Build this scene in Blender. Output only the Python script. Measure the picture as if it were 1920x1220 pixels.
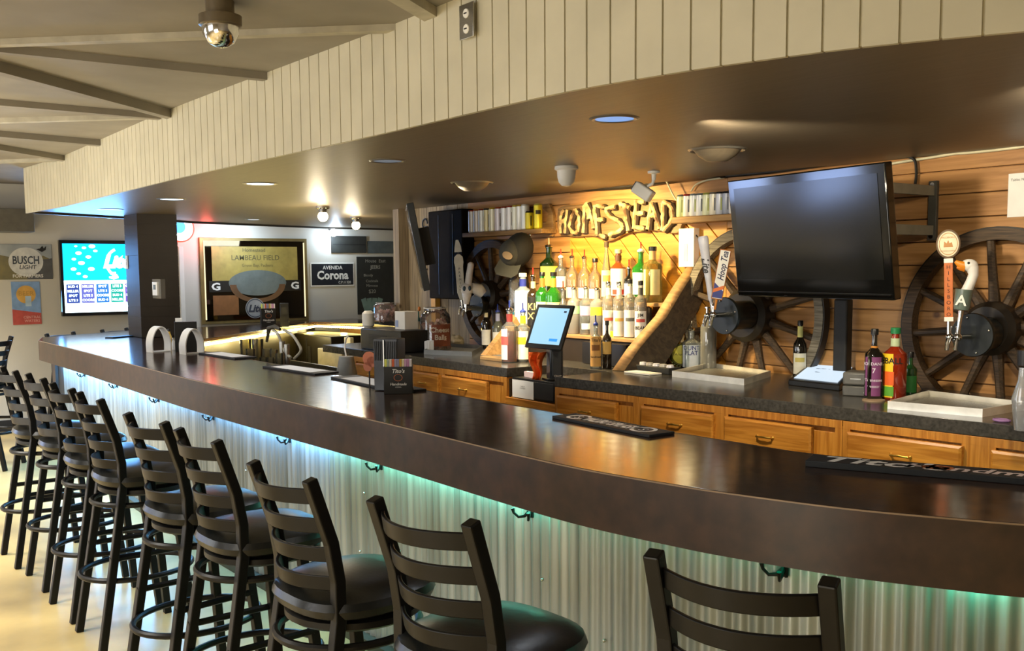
import bpy, bmesh, math, random
from mathutils import Vector, Matrix
random.seed(7)
for o in list(bpy.data.objects): bpy.data.objects.remove(o)
scene = bpy.context.scene
COL = scene.collection
# ------------------------------------------------------------------ camera
FPX, PCX, PCY, CAMZ = 1850.0, 960.0, 674.0, 1.7
PITCH, YAW, ROLL = math.atan(169 / FPX), math.radians(52.9), -0.008
FW = Vector((-math.sin(YAW) * math.cos(PITCH), math.cos(YAW) * math.cos(PITCH), -math.sin(PITCH)))
R0 = Vector((math.cos(YAW), math.sin(YAW), 0)); U0 = R0.cross(FW)
RT = R0 * math.cos(ROLL) + U0 * math.sin(ROLL); UP = U0 * math.cos(ROLL) - R0 * math.sin(ROLL)
CAM = Vector((0, 0, CAMZ))
cam = bpy.data.cameras.new('camera'); cam_o = bpy.data.objects.new('camera', cam); COL.objects.link(cam_o)
cam.sensor_width = 36; cam.lens = 36 * FPX / 1920; cam.shift_y = (PCY - 610) / 1920; cam.clip_start = .02
cam_o.matrix_world = Matrix.Translation(CAM) @ Matrix((RT, UP, -FW)).transposed().to_4x4()
scene.camera = cam_o
# ------------------------------------------------------------------ exposure
vs = scene.view_settings
vs.view_transform = 'Standard'; vs.look = 'None'; vs.gamma = 1; vs.use_curve_mapping = False; vs.exposure = 0.62
# ------------------------------------------------------------------ world: soft daylight and lamps of the open room behind the camera
w = bpy.data.worlds.new('world'); scene.world = w; w.use_nodes = True
w.node_tree.nodes['Background'].inputs[0].default_value = (1.0, .93, .80, 1)
w.node_tree.nodes['Background'].inputs[1].default_value = 0.05
# ------------------------------------------------------------------ lamps
def lamp(kind, loc, power, color, size=.3, aim=None, spot=None, size_y=None, blend=.6, spread=180):
    l = bpy.data.lights.new('lamp', kind); l.energy = power; l.color = color
    if kind == 'AREA':
        l.size = size; l.spread = math.radians(spread)
        if size_y: l.shape = 'RECTANGLE'; l.size_y = size_y
    elif kind == 'SPOT': l.shadow_soft_size = size; l.spot_size = math.radians(spot or 80); l.spot_blend = blend
    else: l.shadow_soft_size = size
    o = bpy.data.objects.new('lamp', l); COL.objects.link(o); o.location = loc
    if aim is not None: o.rotation_euler = (Vector(aim) - Vector(loc)).to_track_quat('-Z', 'Y').to_euler()
    return o
WARM = (1, .80, .52); COOL = (.62, .80, 1); DAY = (1, .96, .88)
lamp('AREA', (-9.6, -4.2, 1.6), 60, (.93, .97, 1), 3.6, (-9.0, 1.0, 1.2), size_y=1.7)     # added soft fill at far left, replacing open-room ambience
lamp('AREA', (-11.60, -2.66, .80), 6, (.55, .70, 1), .95, (-8, -2.5, .8), size_y=.55)     # small bluish windows in the far wall
lamp('AREA', (-11.60, -1.15, 1.15), 4, (.55, .70, 1), .7, (-8, -1.1, 1.1), size_y=.4)
lamp('AREA', (-3.2, -4.2, 1.7), 60, (.97, .98, 1), 3.0, (-3.0, 1.0, 1.2), size_y=1.4)     # added soft fill behind the camera, no window built there
for lx, ly, le in ((-10.3, .2, 75), (-7.6, -.2, 60), (-5.0, -.6, 52), (-2.2, -1.4, 46), (.5, -.8, 50)):        # added downward fill in place of ambience, no fixtures built
    lamp('AREA', (lx, ly, 2.60), le, (1, .95, .86), 1.2, (lx, ly, 0), size_y=.6, spread=125)
lamp('AREA', (-1.2, -1.5, .9), 26, (1, .92, .74), 1.6, (-2.5, 1.2, 2.6), size_y=1.0)  # added upward fill near the camera, imitating bounce
lamp('AREA', (-7.2, -.6, .5), 34, (1, .94, .82), 3.0, (-7.4, .6, 2.6), size_y=1.0, spread=120)     # added upward fill imitating floor bounce     # likewise the lamp one line up
lamp('SPOT', (-4.95, 3.95, 2.2), 110, (1, .72, .30), .05, (-5.0, 4.72, 1.45), 120)     # spots over the bottle shelf
lamp('SPOT', (-5.3, 3.6, 2.24), 120, (1, .90, .72), .05, (-5.2, 4.5, 1.25), 90)
lamp('SPOT', (-4.9, 3.2, 2.24), 70, (1, .92, .78), .06, (-5.35, 4.2, 1.15), 60)  # added fill spot for the counter bottles and register
lamp('SPOT', (-.5, 2.95, 2.24), 18, (1, .95, .88), .08, (-.9, 2.9, 0), 130)     # added spot out of view, brightening the right end of the bar
lamp('SPOT', (-1.5, 3.2, 2.24), 42, (1, .88, .66), .07, (-1.9, 4.75, 1.45), 120, blend=.9)  # added spot to brighten the wood wall at the right
lamp('SPOT', (-2.6, 2.9, 2.24), 85, (1, .86, .62), .06, (-2.9, 4.6, 1.2), 110)
lamp('SPOT', (-7.0, 3.6, 2.24), 9, (1, .86, .62), .06, (-6.8, 4.6, 1.2), 100)
lamp('AREA', (-11.2, 4.6, 2.2), 9, COOL, .6, (-11.6, 4.5, 1.6))                       # blue-white lamp by the far wall
# ------------------------------------------------------------------ pixel -> point on a known plane of the room
def ray(x, y): return FW + RT * ((x - PCX) / FPX) - UP * ((y - PCY) / FPX)
def Zp(x, y, h): d = ray(x, y); return CAM + d * ((h - CAMZ) / d.z)
def Dp(x, y, D): d = ray(x, y); return CAM + d * (D / d.y)
def Sp(x, y, S): d = ray(x, y); return CAM + d * (S / d.x)
def scl(p): return (Vector(p) - CAM).dot(FW) / FPX     # metres per pixel at p
# ------------------------------------------------------------------ materials
def lin(h):
    c = [int(h[i:i + 2], 16) / 255 for i in (0, 2, 4)]
    return tuple(v / 12.92 if v <= .04045 else ((v + .055) / 1.055) ** 2.4 for v in c) + (1,)
MATS = {}
def mat(name, col, rough=.5, metal=0, var=.12, scale=12, bump=0, stretch=None, col2=None, emit=0, coat=0, spec=.5, rvar=0):
    if name in MATS: return MATS[name]
    m = bpy.data.materials.new(name); m.use_nodes = True; nt = m.node_tree; b = nt.nodes['Principled BSDF']
    c = lin(col)
    b.inputs['Roughness'].default_value = rough; b.inputs['Metallic'].default_value = metal
    b.inputs['Specular IOR Level'].default_value = spec
    if coat: b.inputs['Coat Weight'].default_value = coat; b.inputs['Coat Roughness'].default_value = .12
    tc = nt.nodes.new('ShaderNodeTexCoord'); mp = nt.nodes.new('ShaderNodeMapping'); nz = nt.nodes.new('ShaderNodeTexNoise')
    nt.links.new(tc.outputs['Object'], mp.inputs[0]); nt.links.new(mp.outputs[0], nz.inputs['Vector'])
    nz.inputs['Scale'].default_value = scale; nz.inputs['Detail'].default_value = 5
    if stretch: mp.inputs['Scale'].default_value = stretch
    rp = nt.nodes.new('ShaderNodeValToRGB'); nt.links.new(nz.outputs[0], rp.inputs[0])
    c2 = lin(col2) if col2 else tuple(max(0, v * (1 - 2 * var)) for v in c[:3]) + (1,)
    rp.color_ramp.elements[0].position = .32; rp.color_ramp.elements[1].position = .68
    rp.color_ramp.elements[0].color = c2; rp.color_ramp.elements[1].color = c
    nt.links.new(rp.outputs[0], b.inputs['Base Color'])
    if emit:
        nt.links.new(rp.outputs[0], b.inputs['Emission Color']); b.inputs['Emission Strength'].default_value = emit
    if bump:
        bp = nt.nodes.new('ShaderNodeBump'); bp.inputs['Strength'].default_value = bump; bp.inputs['Distance'].default_value = .01
        nt.links.new(nz.outputs[0], bp.inputs['Height']); nt.links.new(bp.outputs[0], b.inputs['Normal'])
    if rvar:
        mr = nt.nodes.new('ShaderNodeMapRange'); mr.inputs[3].default_value = rough - rvar; mr.inputs[4].default_value = rough + rvar
        nt.links.new(nz.outputs[0], mr.inputs[0]); nt.links.new(mr.outputs[0], b.inputs['Roughness'])
    MATS[name] = m; return m
def glass(name, col, dens=.25, rough=.03):
    """see-through glass: tinted clear body with a glossy skin"""
    if name in MATS: return MATS[name]
    m = bpy.data.materials.new(name); m.use_nodes = True; nt = m.node_tree; nt.nodes.clear()
    out = nt.nodes.new('ShaderNodeOutputMaterial'); tr = nt.nodes.new('ShaderNodeBsdfTransparent'); gl = nt.nodes.new('ShaderNodeBsdfGlossy')
    df = nt.nodes.new('ShaderNodeBsdfPrincipled'); lw = nt.nodes.new('ShaderNodeFresnel'); m1 = nt.nodes.new('ShaderNodeMixShader'); m2 = nt.nodes.new('ShaderNodeMixShader')
    nz = nt.nodes.new('ShaderNodeTexNoise'); nz.inputs['Scale'].default_value = 30
    c = lin(col); tr.inputs[0].default_value = tuple(v ** .6 for v in c[:3]) + (1,)
    df.inputs['Base Color'].default_value = c; df.inputs['Roughness'].default_value = .1
    gl.inputs['Roughness'].default_value = rough; lw.inputs[0].default_value = 1.7
    m1.inputs[0].default_value = dens
    bp = nt.nodes.new('ShaderNodeBump'); bp.inputs['Strength'].default_value = .1; nt.links.new(nz.outputs[0], bp.inputs['Height']); nt.links.new(bp.outputs[0], gl.inputs['Normal'])
    nt.links.new(tr.outputs[0], m1.inputs[1]); nt.links.new(df.outputs[0], m1.inputs[2])
    nt.links.new(lw.outputs[0], m2.inputs[0]); nt.links.new(m1.outputs[0], m2.inputs[1]); nt.links.new(gl.outputs[0], m2.inputs[2])
    nt.links.new(m2.outputs[0], out.inputs[0]); MATS[name] = m; return m
def wood(name, c1, c2, axis='x', rough=.45, knots=True, scale=1.0):
    """pine or oak: grain running along one axis, knots"""
    if name in MATS: return MATS[name]
    m = bpy.data.materials.new(name); m.use_nodes = True; nt = m.node_tree; b = nt.nodes['Principled BSDF']; L = nt.links.new
    tc = nt.nodes.new('ShaderNodeTexCoord'); mp = nt.nodes.new('ShaderNodeMapping'); L(tc.outputs['Object'], mp.inputs[0])
    st = {'x': (1, 16, 16), 'y': (16, 1, 16), 'z': (16, 16, 1), 'd': (1, 16, 16)}[axis]
    mp.inputs['Scale'].default_value = tuple(s * scale for s in st)
    if axis == 'd': mp.inputs['Rotation'].default_value = (0, math.radians(-45), 0)
    nz = nt.nodes.new('ShaderNodeTexNoise'); nz.inputs['Scale'].default_value = 2.2; nz.inputs['Detail'].default_value = 6; nz.inputs['Distortion'].default_value = .6
    L(mp.outputs[0], nz.inputs['Vector'])
    rp = nt.nodes.new('ShaderNodeValToRGB'); rp.color_ramp.elements[0].position = .35; rp.color_ramp.elements[1].position = .62
    rp.color_ramp.elements[0].color = lin(c2); rp.color_ramp.elements[1].color = lin(c1); L(nz.outputs[0], rp.inputs[0])
    col = rp.outputs[0]
    big = nt.nodes.new('ShaderNodeTexNoise'); big.inputs['Scale'].default_value = 1.6; L(tc.outputs['Object'], big.inputs['Vector'])
    mx = nt.nodes.new('ShaderNodeMixRGB'); mx.blend_type = 'MULTIPLY'; mx.inputs[0].default_value = .5
    r2 = nt.nodes.new('ShaderNodeValToRGB'); r2.color_ramp.elements[0].color = (.45, .38, .32, 1); r2.color_ramp.elements[1].color = (1, 1, 1, 1); r2.color_ramp.elements[0].position = .3; r2.color_ramp.elements[1].position = .6
    L(big.outputs[0], r2.inputs[0]); L(col, mx.inputs[1]); L(r2.outputs[0], mx.inputs[2]); col = mx.outputs[0]
    if knots:
        vo = nt.nodes.new('ShaderNodeTexVoronoi'); vo.inputs['Scale'].default_value = 2.6; L(tc.outputs['Object'], vo.inputs['Vector'])
        r3 = nt.nodes.new('ShaderNodeValToRGB'); r3.color_ramp.elements[0].position = .03; r3.color_ramp.elements[1].position = .075
        r3.color_ramp.elements[0].color = (.12, .05, .02, 1); r3.color_ramp.elements[1].color = (1, 1, 1, 1); L(vo.outputs['Distance'], r3.inputs[0])
        m3 = nt.nodes.new('ShaderNodeMixRGB'); m3.blend_type = 'MULTIPLY'; m3.inputs[0].default_value = .8; L(col, m3.inputs[1]); L(r3.outputs[0], m3.inputs[2]); col = m3.outputs[0]
    L(col, b.inputs['Base Color']); b.inputs['Roughness'].default_value = rough
    bp = nt.nodes.new('ShaderNodeBump'); bp.inputs['Strength'].default_value = .15; bp.inputs['Distance'].default_value = .01; L(nz.outputs[0], bp.inputs['Height']); L(bp.outputs[0], b.inputs['Normal'])
    MATS[name] = m; return m
def lit(name, col, strength):
    if name in MATS: return MATS[name]
    m = bpy.data.materials.new(name); m.use_nodes = True; nt = m.node_tree; b = nt.nodes['Principled BSDF']
    b.inputs['Base Color'].default_value = (0, 0, 0, 1); b.inputs['Emission Color'].default_value = lin(col); b.inputs['Emission Strength'].default_value = strength
    MATS[name] = m; return m

BLACK = mat('black_metal', '0d0c0b', .4, .0, .2, 30, spec=.25)
BLACKP = mat('black_plastic', '161514', .35, 0, .15, 20)
MATTE = mat('matte_black', '23211e', .6, 0, .15, 20)
CHROME = mat('chrome', 'd8d6d0', .12, 1, .05)
STEEL = mat('brushed_steel', 'b9b6ac', .3, 1, .1, 40, stretch=(1, 20, 1))
BRASS = mat('brass', 'dcb458', .36, 1, .1)
WHITEP = mat('white_plastic', 'ece9e0', .4, 0, .03)
PAPER = mat('white_paper', 'f0eee8', .7, 0, .03)
CREAM = mat('cream_paint', 'cac3aa', .55, 0, .06, 5)
CEIL = mat('ceiling_taupe_paint', '8c8475', .7, 0, .10, 3)
BEAMC = mat('ceiling_trim_paint', 'b3ab95', .6, 0, .15, 9)
SOFF = mat('soffit_dark_paint', '6c6150', .42, 0, .08, 3, bump=.05, stretch=(1.5, 14, 1))
FLOORM = mat('stained_concrete', 'd4b97c', .3, 0, 0, 1.6, col2='9c8860', bump=.03)
FARW = mat('pale_wall_paint', 'cfcabd', .6, 0, .03, 2)
LAM = mat('bar_laminate_brown', '3d2b20', .15, 0, 0, 16, bump=.03, col2='281d18', rvar=.05, spec=.7)
FASC = mat('bar_fascia_brown', '4a3323', .45, 0, 0, 14, bump=.05, col2='35261b')
CLAM = mat('counter_laminate_grey', '4b4843', .2, 0, 0, 60, col2='35332f', spec=.5)
OAK = wood('oak', 'd4913a', 'b06f22', 'x', .38, False, 1.6)
OAKZ = wood('oak_upright_grain', 'd4913a', 'b06f22', 'z', .38, False, 1.6)
PINE = wood('pine_boards', 'c9955a', 'a8773f', 'x', .5)
PINED = wood('pine_boards_diagonal', 'e0a040', 'c98628', 'd', .45)
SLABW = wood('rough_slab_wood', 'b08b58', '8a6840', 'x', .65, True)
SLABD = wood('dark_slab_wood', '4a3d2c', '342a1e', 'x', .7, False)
BARK = wood('wheel_wood', '5c4832', '382b1d', 'x', .6, False, 3)
GALV = mat('galvanized_metal', 'b3b9b6', .38, .55, 0, 22, col2='7f8683', stretch=(1, 1, .03), bump=.05)
VINYL = mat('black_vinyl', '121413', .3, 0, .1, 60, bump=.05, spec=.4)
RUBBER = mat('black_rubber', '1d2022', .6, 0, .15, 80, bump=.1)
BAL = mat('pale_branch_wood', 'ecc88a', .6, 0, 0, 14, col2='5a3c1e')
# ------------------------------------------------------------------ mesh builder
class MB:
    def __init__(s): s.bm = bmesh.new()
    def _add(s, vs_, fs, M=None):
        v = [s.bm.verts.new((M @ Vector(p)) if M is not None else p) for p in vs_]
        for f in fs:
            try: s.bm.faces.new([v[i] for i in f])
            except ValueError: pass
        return s
    def box(s, c, d, M=None, rz=0):
        x, y, z = d[0] / 2, d[1] / 2, d[2] / 2
        p = [Vector((i * x, j * y, k * z)) for i in (-1, 1) for j in (-1, 1) for k in (-1, 1)]
        R = Matrix.Rotation(rz, 3, 'Z'); p = [R @ q + Vector(c) for q in p]
        return s._add(p, [(0, 1, 3, 2), (4, 6, 7, 5), (0, 4, 5, 1), (2, 3, 7, 6), (0, 2, 6, 4), (1, 5, 7, 3)], M)
    def lathe(s, prof, n=20, c=(0, 0, 0), M=None, a0=0, a1=None, sx=1, sy=1):
        full = a1 is None; a1 = a0 + 2 * math.pi if full else a1
        k = n if full else n + 1; P = []; F = []
        for i in range(k):
            a = a0 + (a1 - a0) * i / n
            for r, z in prof: P.append(Vector((c[0] + r * sx * math.cos(a), c[1] + r * sy * math.sin(a), c[2] + z)))
        m = len(prof)
        for i in range(n):
            j = (i + 1) % k
            for q in range(m - 1): F.append((i * m + q, j * m + q, j * m + q + 1, i * m + q + 1))
        s._add(P, F, M)
        return s
    def cyl(s, p0, p1, r0, r1=None, n=14, M=None):
        p0, p1 = Vector(p0), Vector(p1); r1 = r0 if r1 is None else r1
        q = (p1 - p0).to_track_quat('Z', 'Y').to_matrix().to_4x4(); L = (p1 - p0).length
        T = Matrix.Translation(p0) @ q
        if M is not None: T = M @ T
        return s.lathe([(0, 0), (r0, 0), (r1, L), (0, L)], n, M=T)
    def tube(s, pts, r, n=8, closed=False, M=None, flat=1.0):
        pts = [Vector(p) for p in pts]; k = len(pts); P = []; F = []; rr = r if isinstance(r, (list, tuple)) else [r] * k
        up = None
        for i in range(k):
            a = pts[(i - 1) % k] if (closed or i > 0) else pts[i]; b = pts[(i + 1) % k] if (closed or i < k - 1) else pts[i]
            t = (b - a).normalized()
            ref = up if up is not None else (Vector((0, 0, 1)) if abs(t.z) < .9 else Vector((1, 0, 0)))
            x = ref.cross(t); x = x.normalized() if x.length > 1e-6 else Vector((1, 0, 0)); y = t.cross(x); up = y
            for j in range(n):
                an = 2 * math.pi * j / n + math.pi / n
                P.append(pts[i] + x * (rr[i] * math.cos(an)) + y * (rr[i] * flat * math.sin(an)))
        for i in range(k if closed else k - 1):
            j2 = (i + 1) % k
            for j in range(n): F.append((i * n + j, i * n + (j + 1) % n, j2 * n + (j + 1) % n, j2 * n + j))
        if not closed: F.append(tuple(range(n))[::-1]); F.append(tuple((k - 1) * n + j for j in range(n)))
        return s._add(P, F, M)
    def prism(s, poly, z0, z1, M=None):
        n = len(poly); P = [Vector((a, b, z0)) for a, b in poly] + [Vector((a, b, z1)) for a, b in poly]
        F = [tuple(range(n))[::-1], tuple(range(n, 2 * n))] + [(i, (i + 1) % n, n + (i + 1) % n, n + i) for i in range(n)]
        return s._add(P, F, M)
    def sphere(s, c, r, n=12, M=None, sc=(1, 1, 1)):
        T = Matrix.Translation(Vector(c)) @ Matrix.Diagonal((r * sc[0], r * sc[1], r * sc[2], 1))
        if M is not None: T = M @ T
        prof = [(math.sin(math.pi * i / n), -math.cos(math.pi * i / n)) for i in range(n + 1)]
        return s.lathe(prof, n + 4, M=T)
    def text(s, txt, h, c=(0, 0, 0), M=None, shear=0, th=.0008, align='CENTER', wrap=None, sx=1, bold=0):
        """flat raised lettering in the local x/y plane, cap height h, thickness along z; wrap = radius of a bottle it bends round"""
        cu = bpy.data.curves.new('t', 'FONT'); cu.body = txt; cu.size = h / .70; cu.align_x = align; cu.shear = shear; cu.resolution_u = 2; cu.offset = bold * h
        cu.extrude = 0
        o = bpy.data.objects.new('t', cu); COL.objects.link(o)
        dg = bpy.context.evaluated_depsgraph_get(); me = o.evaluated_get(dg).to_mesh()
        c = (tuple(c) + (0,))[:3]
        vv = [v.co.copy() for v in me.vertices]; ff = [tuple(p.vertices) for p in me.polygons]
        o.evaluated_get(dg).to_mesh_clear(); bpy.data.objects.remove(o); bpy.data.curves.remove(cu)
        out = []
        for v in vv:
            x, y = v.x * sx + c[0], v.y - h / 2 + c[1]
            if wrap:
                a = x / wrap; out.append(Vector((math.sin(a) * (wrap + th), y, math.cos(a) * (wrap + th) + c[2])))
            else: out.append(Vector((x, y, c[2] + th)))
        return s._add(out, ff, M)
    def build(s, name, m, parent=None, loc=None, rot=None, bevel=0, flat=False, recalc=True, solid=0, sub=0):
        me = bpy.data.meshes.new(name)
        if recalc: bmesh.ops.remove_doubles(s.bm, verts=s.bm.verts, dist=1e-6); bmesh.ops.recalc_face_normals(s.bm, faces=s.bm.faces)
        s.bm.to_mesh(me); s.bm.free()
        o = bpy.data.objects.new(name, me); COL.objects.link(o)
        me.materials.append(m)
        if not flat:
            for p in me.polygons: p.use_smooth = True
            me.set_sharp_from_angle(angle=math.radians(35))
        if parent: o.parent = parent
        if loc is not None: o.location = loc
        if rot is not None: o.rotation_euler = rot
        if solid: md = o.modifiers.new('s', 'SOLIDIFY'); md.thickness = solid; md.offset = 0
        if bevel:
            md = o.modifiers.new('b', 'BEVEL'); md.width = bevel; md.segments = 2; md.limit_method = 'ANGLE'; md.angle_limit = math.radians(40)
        if sub: md = o.modifiers.new('u', 'SUBSURF'); md.levels = sub; md.render_levels = sub
        return o
def tag(o, label=None, cat=None, group=None, kind=None):
    if label: o['label'] = label
    if cat: o['category'] = cat
    if group: o['group'] = group
    if kind: o['kind'] = kind
    return o
def thing(name, label, cat, loc=(0, 0, 0), rot=(0, 0, 0), group=None):
    o = bpy.data.objects.new(name, None); COL.objects.link(o); o.empty_display_size = .05
    o.location = loc; o.rotation_euler = rot
    return tag(o, label, cat, group)
def struct(mb, name, m, **k): return tag(mb.build(name, m, **k), kind='structure')
def dup(root, loc, rot, label):
    r = root.copy(); COL.objects.link(r); r.location = loc; r.rotation_euler = rot; r['label'] = label
    for c in list(root.children):
        d = c.copy(); COL.objects.link(d); d.parent = r
        for g in c.children: e = g.copy(); COL.objects.link(e); e.parent = d
    return r
BW = (math.pi / 2, 0, 0)            # things hung on the back wall: local x right, y up, z out of the wall
LW = (math.pi / 2, 0, math.pi / 2)  # things hung on the far wall
def lerp(a, b, t): return a + (b - a) * t
def spline(P, n=6):
    P = [Vector(p) for p in P]; out = []
    for i in range(len(P) - 1):
        a, b, c, d = P[max(i - 1, 0)], P[i], P[i + 1], P[min(i + 2, len(P) - 1)]
        for k in range(n):
            t = k / n; out.append(.5 * ((2 * b) + (c - a) * t + (2 * a - 5 * b + 4 * c - d) * t * t + (3 * b - a - 3 * c + d) * t ** 3))
    out.append(P[-1]); return out
def offset(pts, d):
    out = []
    for i, p in enumerate(pts):
        a, b = pts[max(i - 1, 0)], pts[min(i + 1, len(pts) - 1)]; t = (b - a).normalized(); out.append(Vector((p.x - t.y * d, p.y + t.x * d)))
    return out
def ribbon(pts, z0, z1, th, mb=None):
    """upright band along a plan curve, thickness th to its left"""
    mb = mb or MB(); q = offset(pts, th); n = len(pts)
    P = [(p.x, p.y, z0) for p in pts] + [(p.x, p.y, z1) for p in pts] + [(p.x, p.y, z1) for p in q] + [(p.x, p.y, z0) for p in q]; F = []
    for i in range(n - 1):
        for k in range(4): F.append((k * n + i, k * n + i + 1, ((k + 1) % 4) * n + i + 1, ((k + 1) % 4) * n + i))
    F += [(0, n, 2 * n, 3 * n), (n - 1, 2 * n - 1, 3 * n - 1, 4 * n - 1)]
    return mb._add([Vector(p) for p in P], F)
def resample(pts, step):
    out = [pts[0].copy()]; acc = 0
    for i in range(len(pts) - 1):
        a, b = pts[i], pts[i + 1]; L = (b - a).length; t = step - acc
        while t <= L: out.append(a.lerp(b, t / L)); t += step
        acc = (acc + L) % step if L else acc
        acc = L - (t - step)
    return out
# ================================================================== SETTING
WALLY, FARX, SOFZ, CEZ, BARZ, CTZ = 4.80, -11.75, 2.26, 2.655, 1.07, 1.07
struct(MB().box((-4.25, 1.65, -.05), (15.1, 12.3, .1)), 'floor', FLOORM)
struct(MB().box((-4.25, -4.45, 1.3), (15.1, .1, 2.75)), 'wall_near', FARW)
struct(MB().box((3.25, .2, 1.3), (.1, 9.3, 2.75)), 'wall_right', FARW)
FRONT = spline([(-10.09, 2.04), (-8.5, 2.03), (-7.0, 2.0), (-5.75, 1.985), (-4.5, 2.01), (-3.6, 2.03), (-2.68, 2.025), (-2.3, 2.04), (-1.97, 2.095), (-1.82, 2.13), (-1.51, 2.23), (-1.25, 2.362), (-1.14, 2.427), (-.95, 2.56), (-.75, 2.78), (-.6, 3.05)], 5)
# back wall of horizontal pine boards, grooves are real gaps
def board_wall(x0, x1, z0, z1, y, step=.118, name='wall_back'):
    mb = MB(); z = z0
    while z < z1:
        t = min(z + step - .006, z1)
        mb.box(((x0 + x1) / 2, y + .012, (z + t) / 2), (x1 - x0, .024, t - z)); z += step
    mb.box(((x0 + x1) / 2, y + .06, (z0 + z1) / 2), (x1 - x0, .06, z1 - z0))
    return struct(mb, name, PINE, bevel=.003, flat=True)
board_wall(-6.95, -5.62, 1.0, SOFZ, WALLY)
BARN = wood('barn_wood_grey', 'a8987c', '7f705a', 'z', .7)
bw = MB()
for k_ in range(6): bw.box((-7.86 + k_ * .166, WALLY + .02, 1.63), (.16, .03, 1.26))
struct(bw, 'wall_back.004', BARN, flat=True)
board_wall(-4.12, 3.2, 1.0, SOFZ, WALLY, name='wall_back.001')
board_wall(-5.62, -4.12, 2.14, SOFZ, WALLY, name='wall_back.002')
def clip_rect(poly, r):
    for ax, lim, sg in ((0, r[0], 1), (0, r[1], -1), (1, r[2], 1), (1, r[3], -1)):
        out = []
        for i in range(len(poly)):
            a, b = poly[i - 1], poly[i]; ia, ib = (a[ax] - lim) * sg >= 0, (b[ax] - lim) * sg >= 0
            if ia != ib: t = (lim - a[ax]) / (b[ax] - a[ax]); out.append((lerp(a[0], b[0], t), lerp(a[1], b[1], t)))
            if ib: out.append(b)
        poly = out
        if len(poly) < 3: return []
    return poly
mb = MB(); T = Matrix.Translation((0, WALLY + .024, 0)) @ Matrix.Rotation(math.pi / 2, 4, 'X')
for k in range(-2, 26):
    o = -5.9 + k * .175; q = [(o, 2.2), (o + .166, 2.2), (o + .166 + 1.3, .9), (o + 1.3, .9)]
    q = clip_rect(q, (-5.62, -4.12, 1.0, 2.14))
    if q: mb.prism(q, 0, .026, M=T)
mb.box((-4.87, WALLY + .06, 1.57), (1.5, .06, 1.14))
struct(mb, 'wall_back.003', PINED, bevel=.003, flat=True)
struct(MB().box((-7.98, WALLY + .35, 1.25), (.1, .9, 2.02)), 'wall_return', BARN)
# far wall
struct(MB().box((FARX - .05, 1.65, 1.3), (.1, 12.3, 2.75)), 'wall_far', FARW)
struct(MB().box((-8.9, 7.75, 1.3), (5.8, .1, 2.75)), 'wall_side', FARW)
struct(MB().box((FARX + .02, 1.2, .06), (.03, 4.5, .12)), 'baseboard_far', MATTE)
for k_, (wy, wz, ww, wh) in enumerate(((-2.66, .8, .95, .55), (-1.15, 1.15, .7, .4))):
    struct(MB().box((FARX + .03, wy, wz), (.06, ww + .12, wh + .12)), 'window_%d' % (k_ + 1), WHITEP)
    struct(MB().box((FARX + .064, wy, wz), (.01, ww, wh)), 'window_%d_pane' % (k_ + 1), lit('window_glow', '9fbcff', 6))
# main ceiling and its shallow beams
struct(MB().box((-4.25, .2, CEZ + .04), (15.1, 9.4, .08)), 'ceiling', CEIL)
struct(MB().box((-11.0, 5.6, CEZ + .04), (2.0, 5, .08)), 'ceiling.001', CEIL)
def beam(a, b, w, h, n, m=BEAMC, ext=1.5):
    A, B = Zp(*a, CEZ), Zp(*b, CEZ); d = (B - A).normalized(); A = A - d * ext; B = B + d * .16; h = h * .7
    mb = MB(); c = (A + B) / 2; mb.box((c.x, c.y, CEZ - h / 2), ((B - A).length, w, h), rz=math.atan2(d.y, d.x)); struct(mb, 'trim_%d' % n, m)
for i, (a, b, w_, h_, m_) in enumerate([((0, 75), (800, 45), .05, .035, BEAMC), ((0, 84), (525, 140), .05, .05, CEIL), ((0, 118), (352, 216), .06, .07, CEIL), ((0, 187), (330, 216), .06, .05, CEIL),
                                        ((0, 222), (315, 213), .05, .04, BEAMC), ((0, 246), (215, 265), .07, .06, CEIL), ((0, 272), (130, 294), .07, .06, CEIL), ((0, 300), (110, 296), .06, .04, BEAMC), ((730, -30), (830, 32), .07, .05, BEAMC)]):
    beam(a, b, w_, h_, i + 1, m_)
# dropped soffit over the bar: face of tongue-and-groove boards along the bar's curve
sf = [Vector((-10.16, 1.97))] + [Vector((p.x, p.y)) for p in FRONT[4:]] + [Vector((-.55, 3.3)), Vector((-.5, 3.6)), Vector((-.5, 4.7))]
E_ = [Zp(x, y, SOFZ) for x, y in [(65, 396), (234, 406), (361, 415), (600, 425), (750, 429)]]
sf[0] = Vector((E_[0].x - .15, 1.97))
pts = resample(sf, .0925); mb = MB()
for i in range(len(pts) - 1):
    a, b = pts[i], pts[i + 1]; t = (b - a).normalized(); b2 = b - t * .007; nrm = Vector((t.y, -t.x))
    q = [a + nrm * .008, b2 + nrm * .008, b2 + Vector((-nrm.x, -nrm.y)) * .01, a + Vector((-nrm.x, -nrm.y)) * .01]
    mb.prism([(v.x, v.y) for v in q], SOFZ - .012, CEZ)
ribbon(pts, SOFZ - .008, CEZ, .02, mb)
struct(mb, 'wall_soffit', CREAM, flat=True)
poly = [(p.x, p.y + .006) for p in sf] + [(-.5, 7.5), (-8.0, 7.5), (E_[4].x, 7.5), (E_[4].x, E_[4].y), (E_[3].x, E_[3].y), (E_[2].x, E_[2].y), (E_[1].x, E_[1].y), (E_[0].x, E_[0].y)]
struct(MB().prism(poly, SOFZ, SOFZ + .05), 'ceiling_soffit', SOFF)
ee = [Vector((e.x, e.y)) for e in E_]
struct(ribbon(ee, SOFZ - .02, CEZ, .04), 'trim_20', mat('dark_trim', '3a342c', .5))
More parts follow.
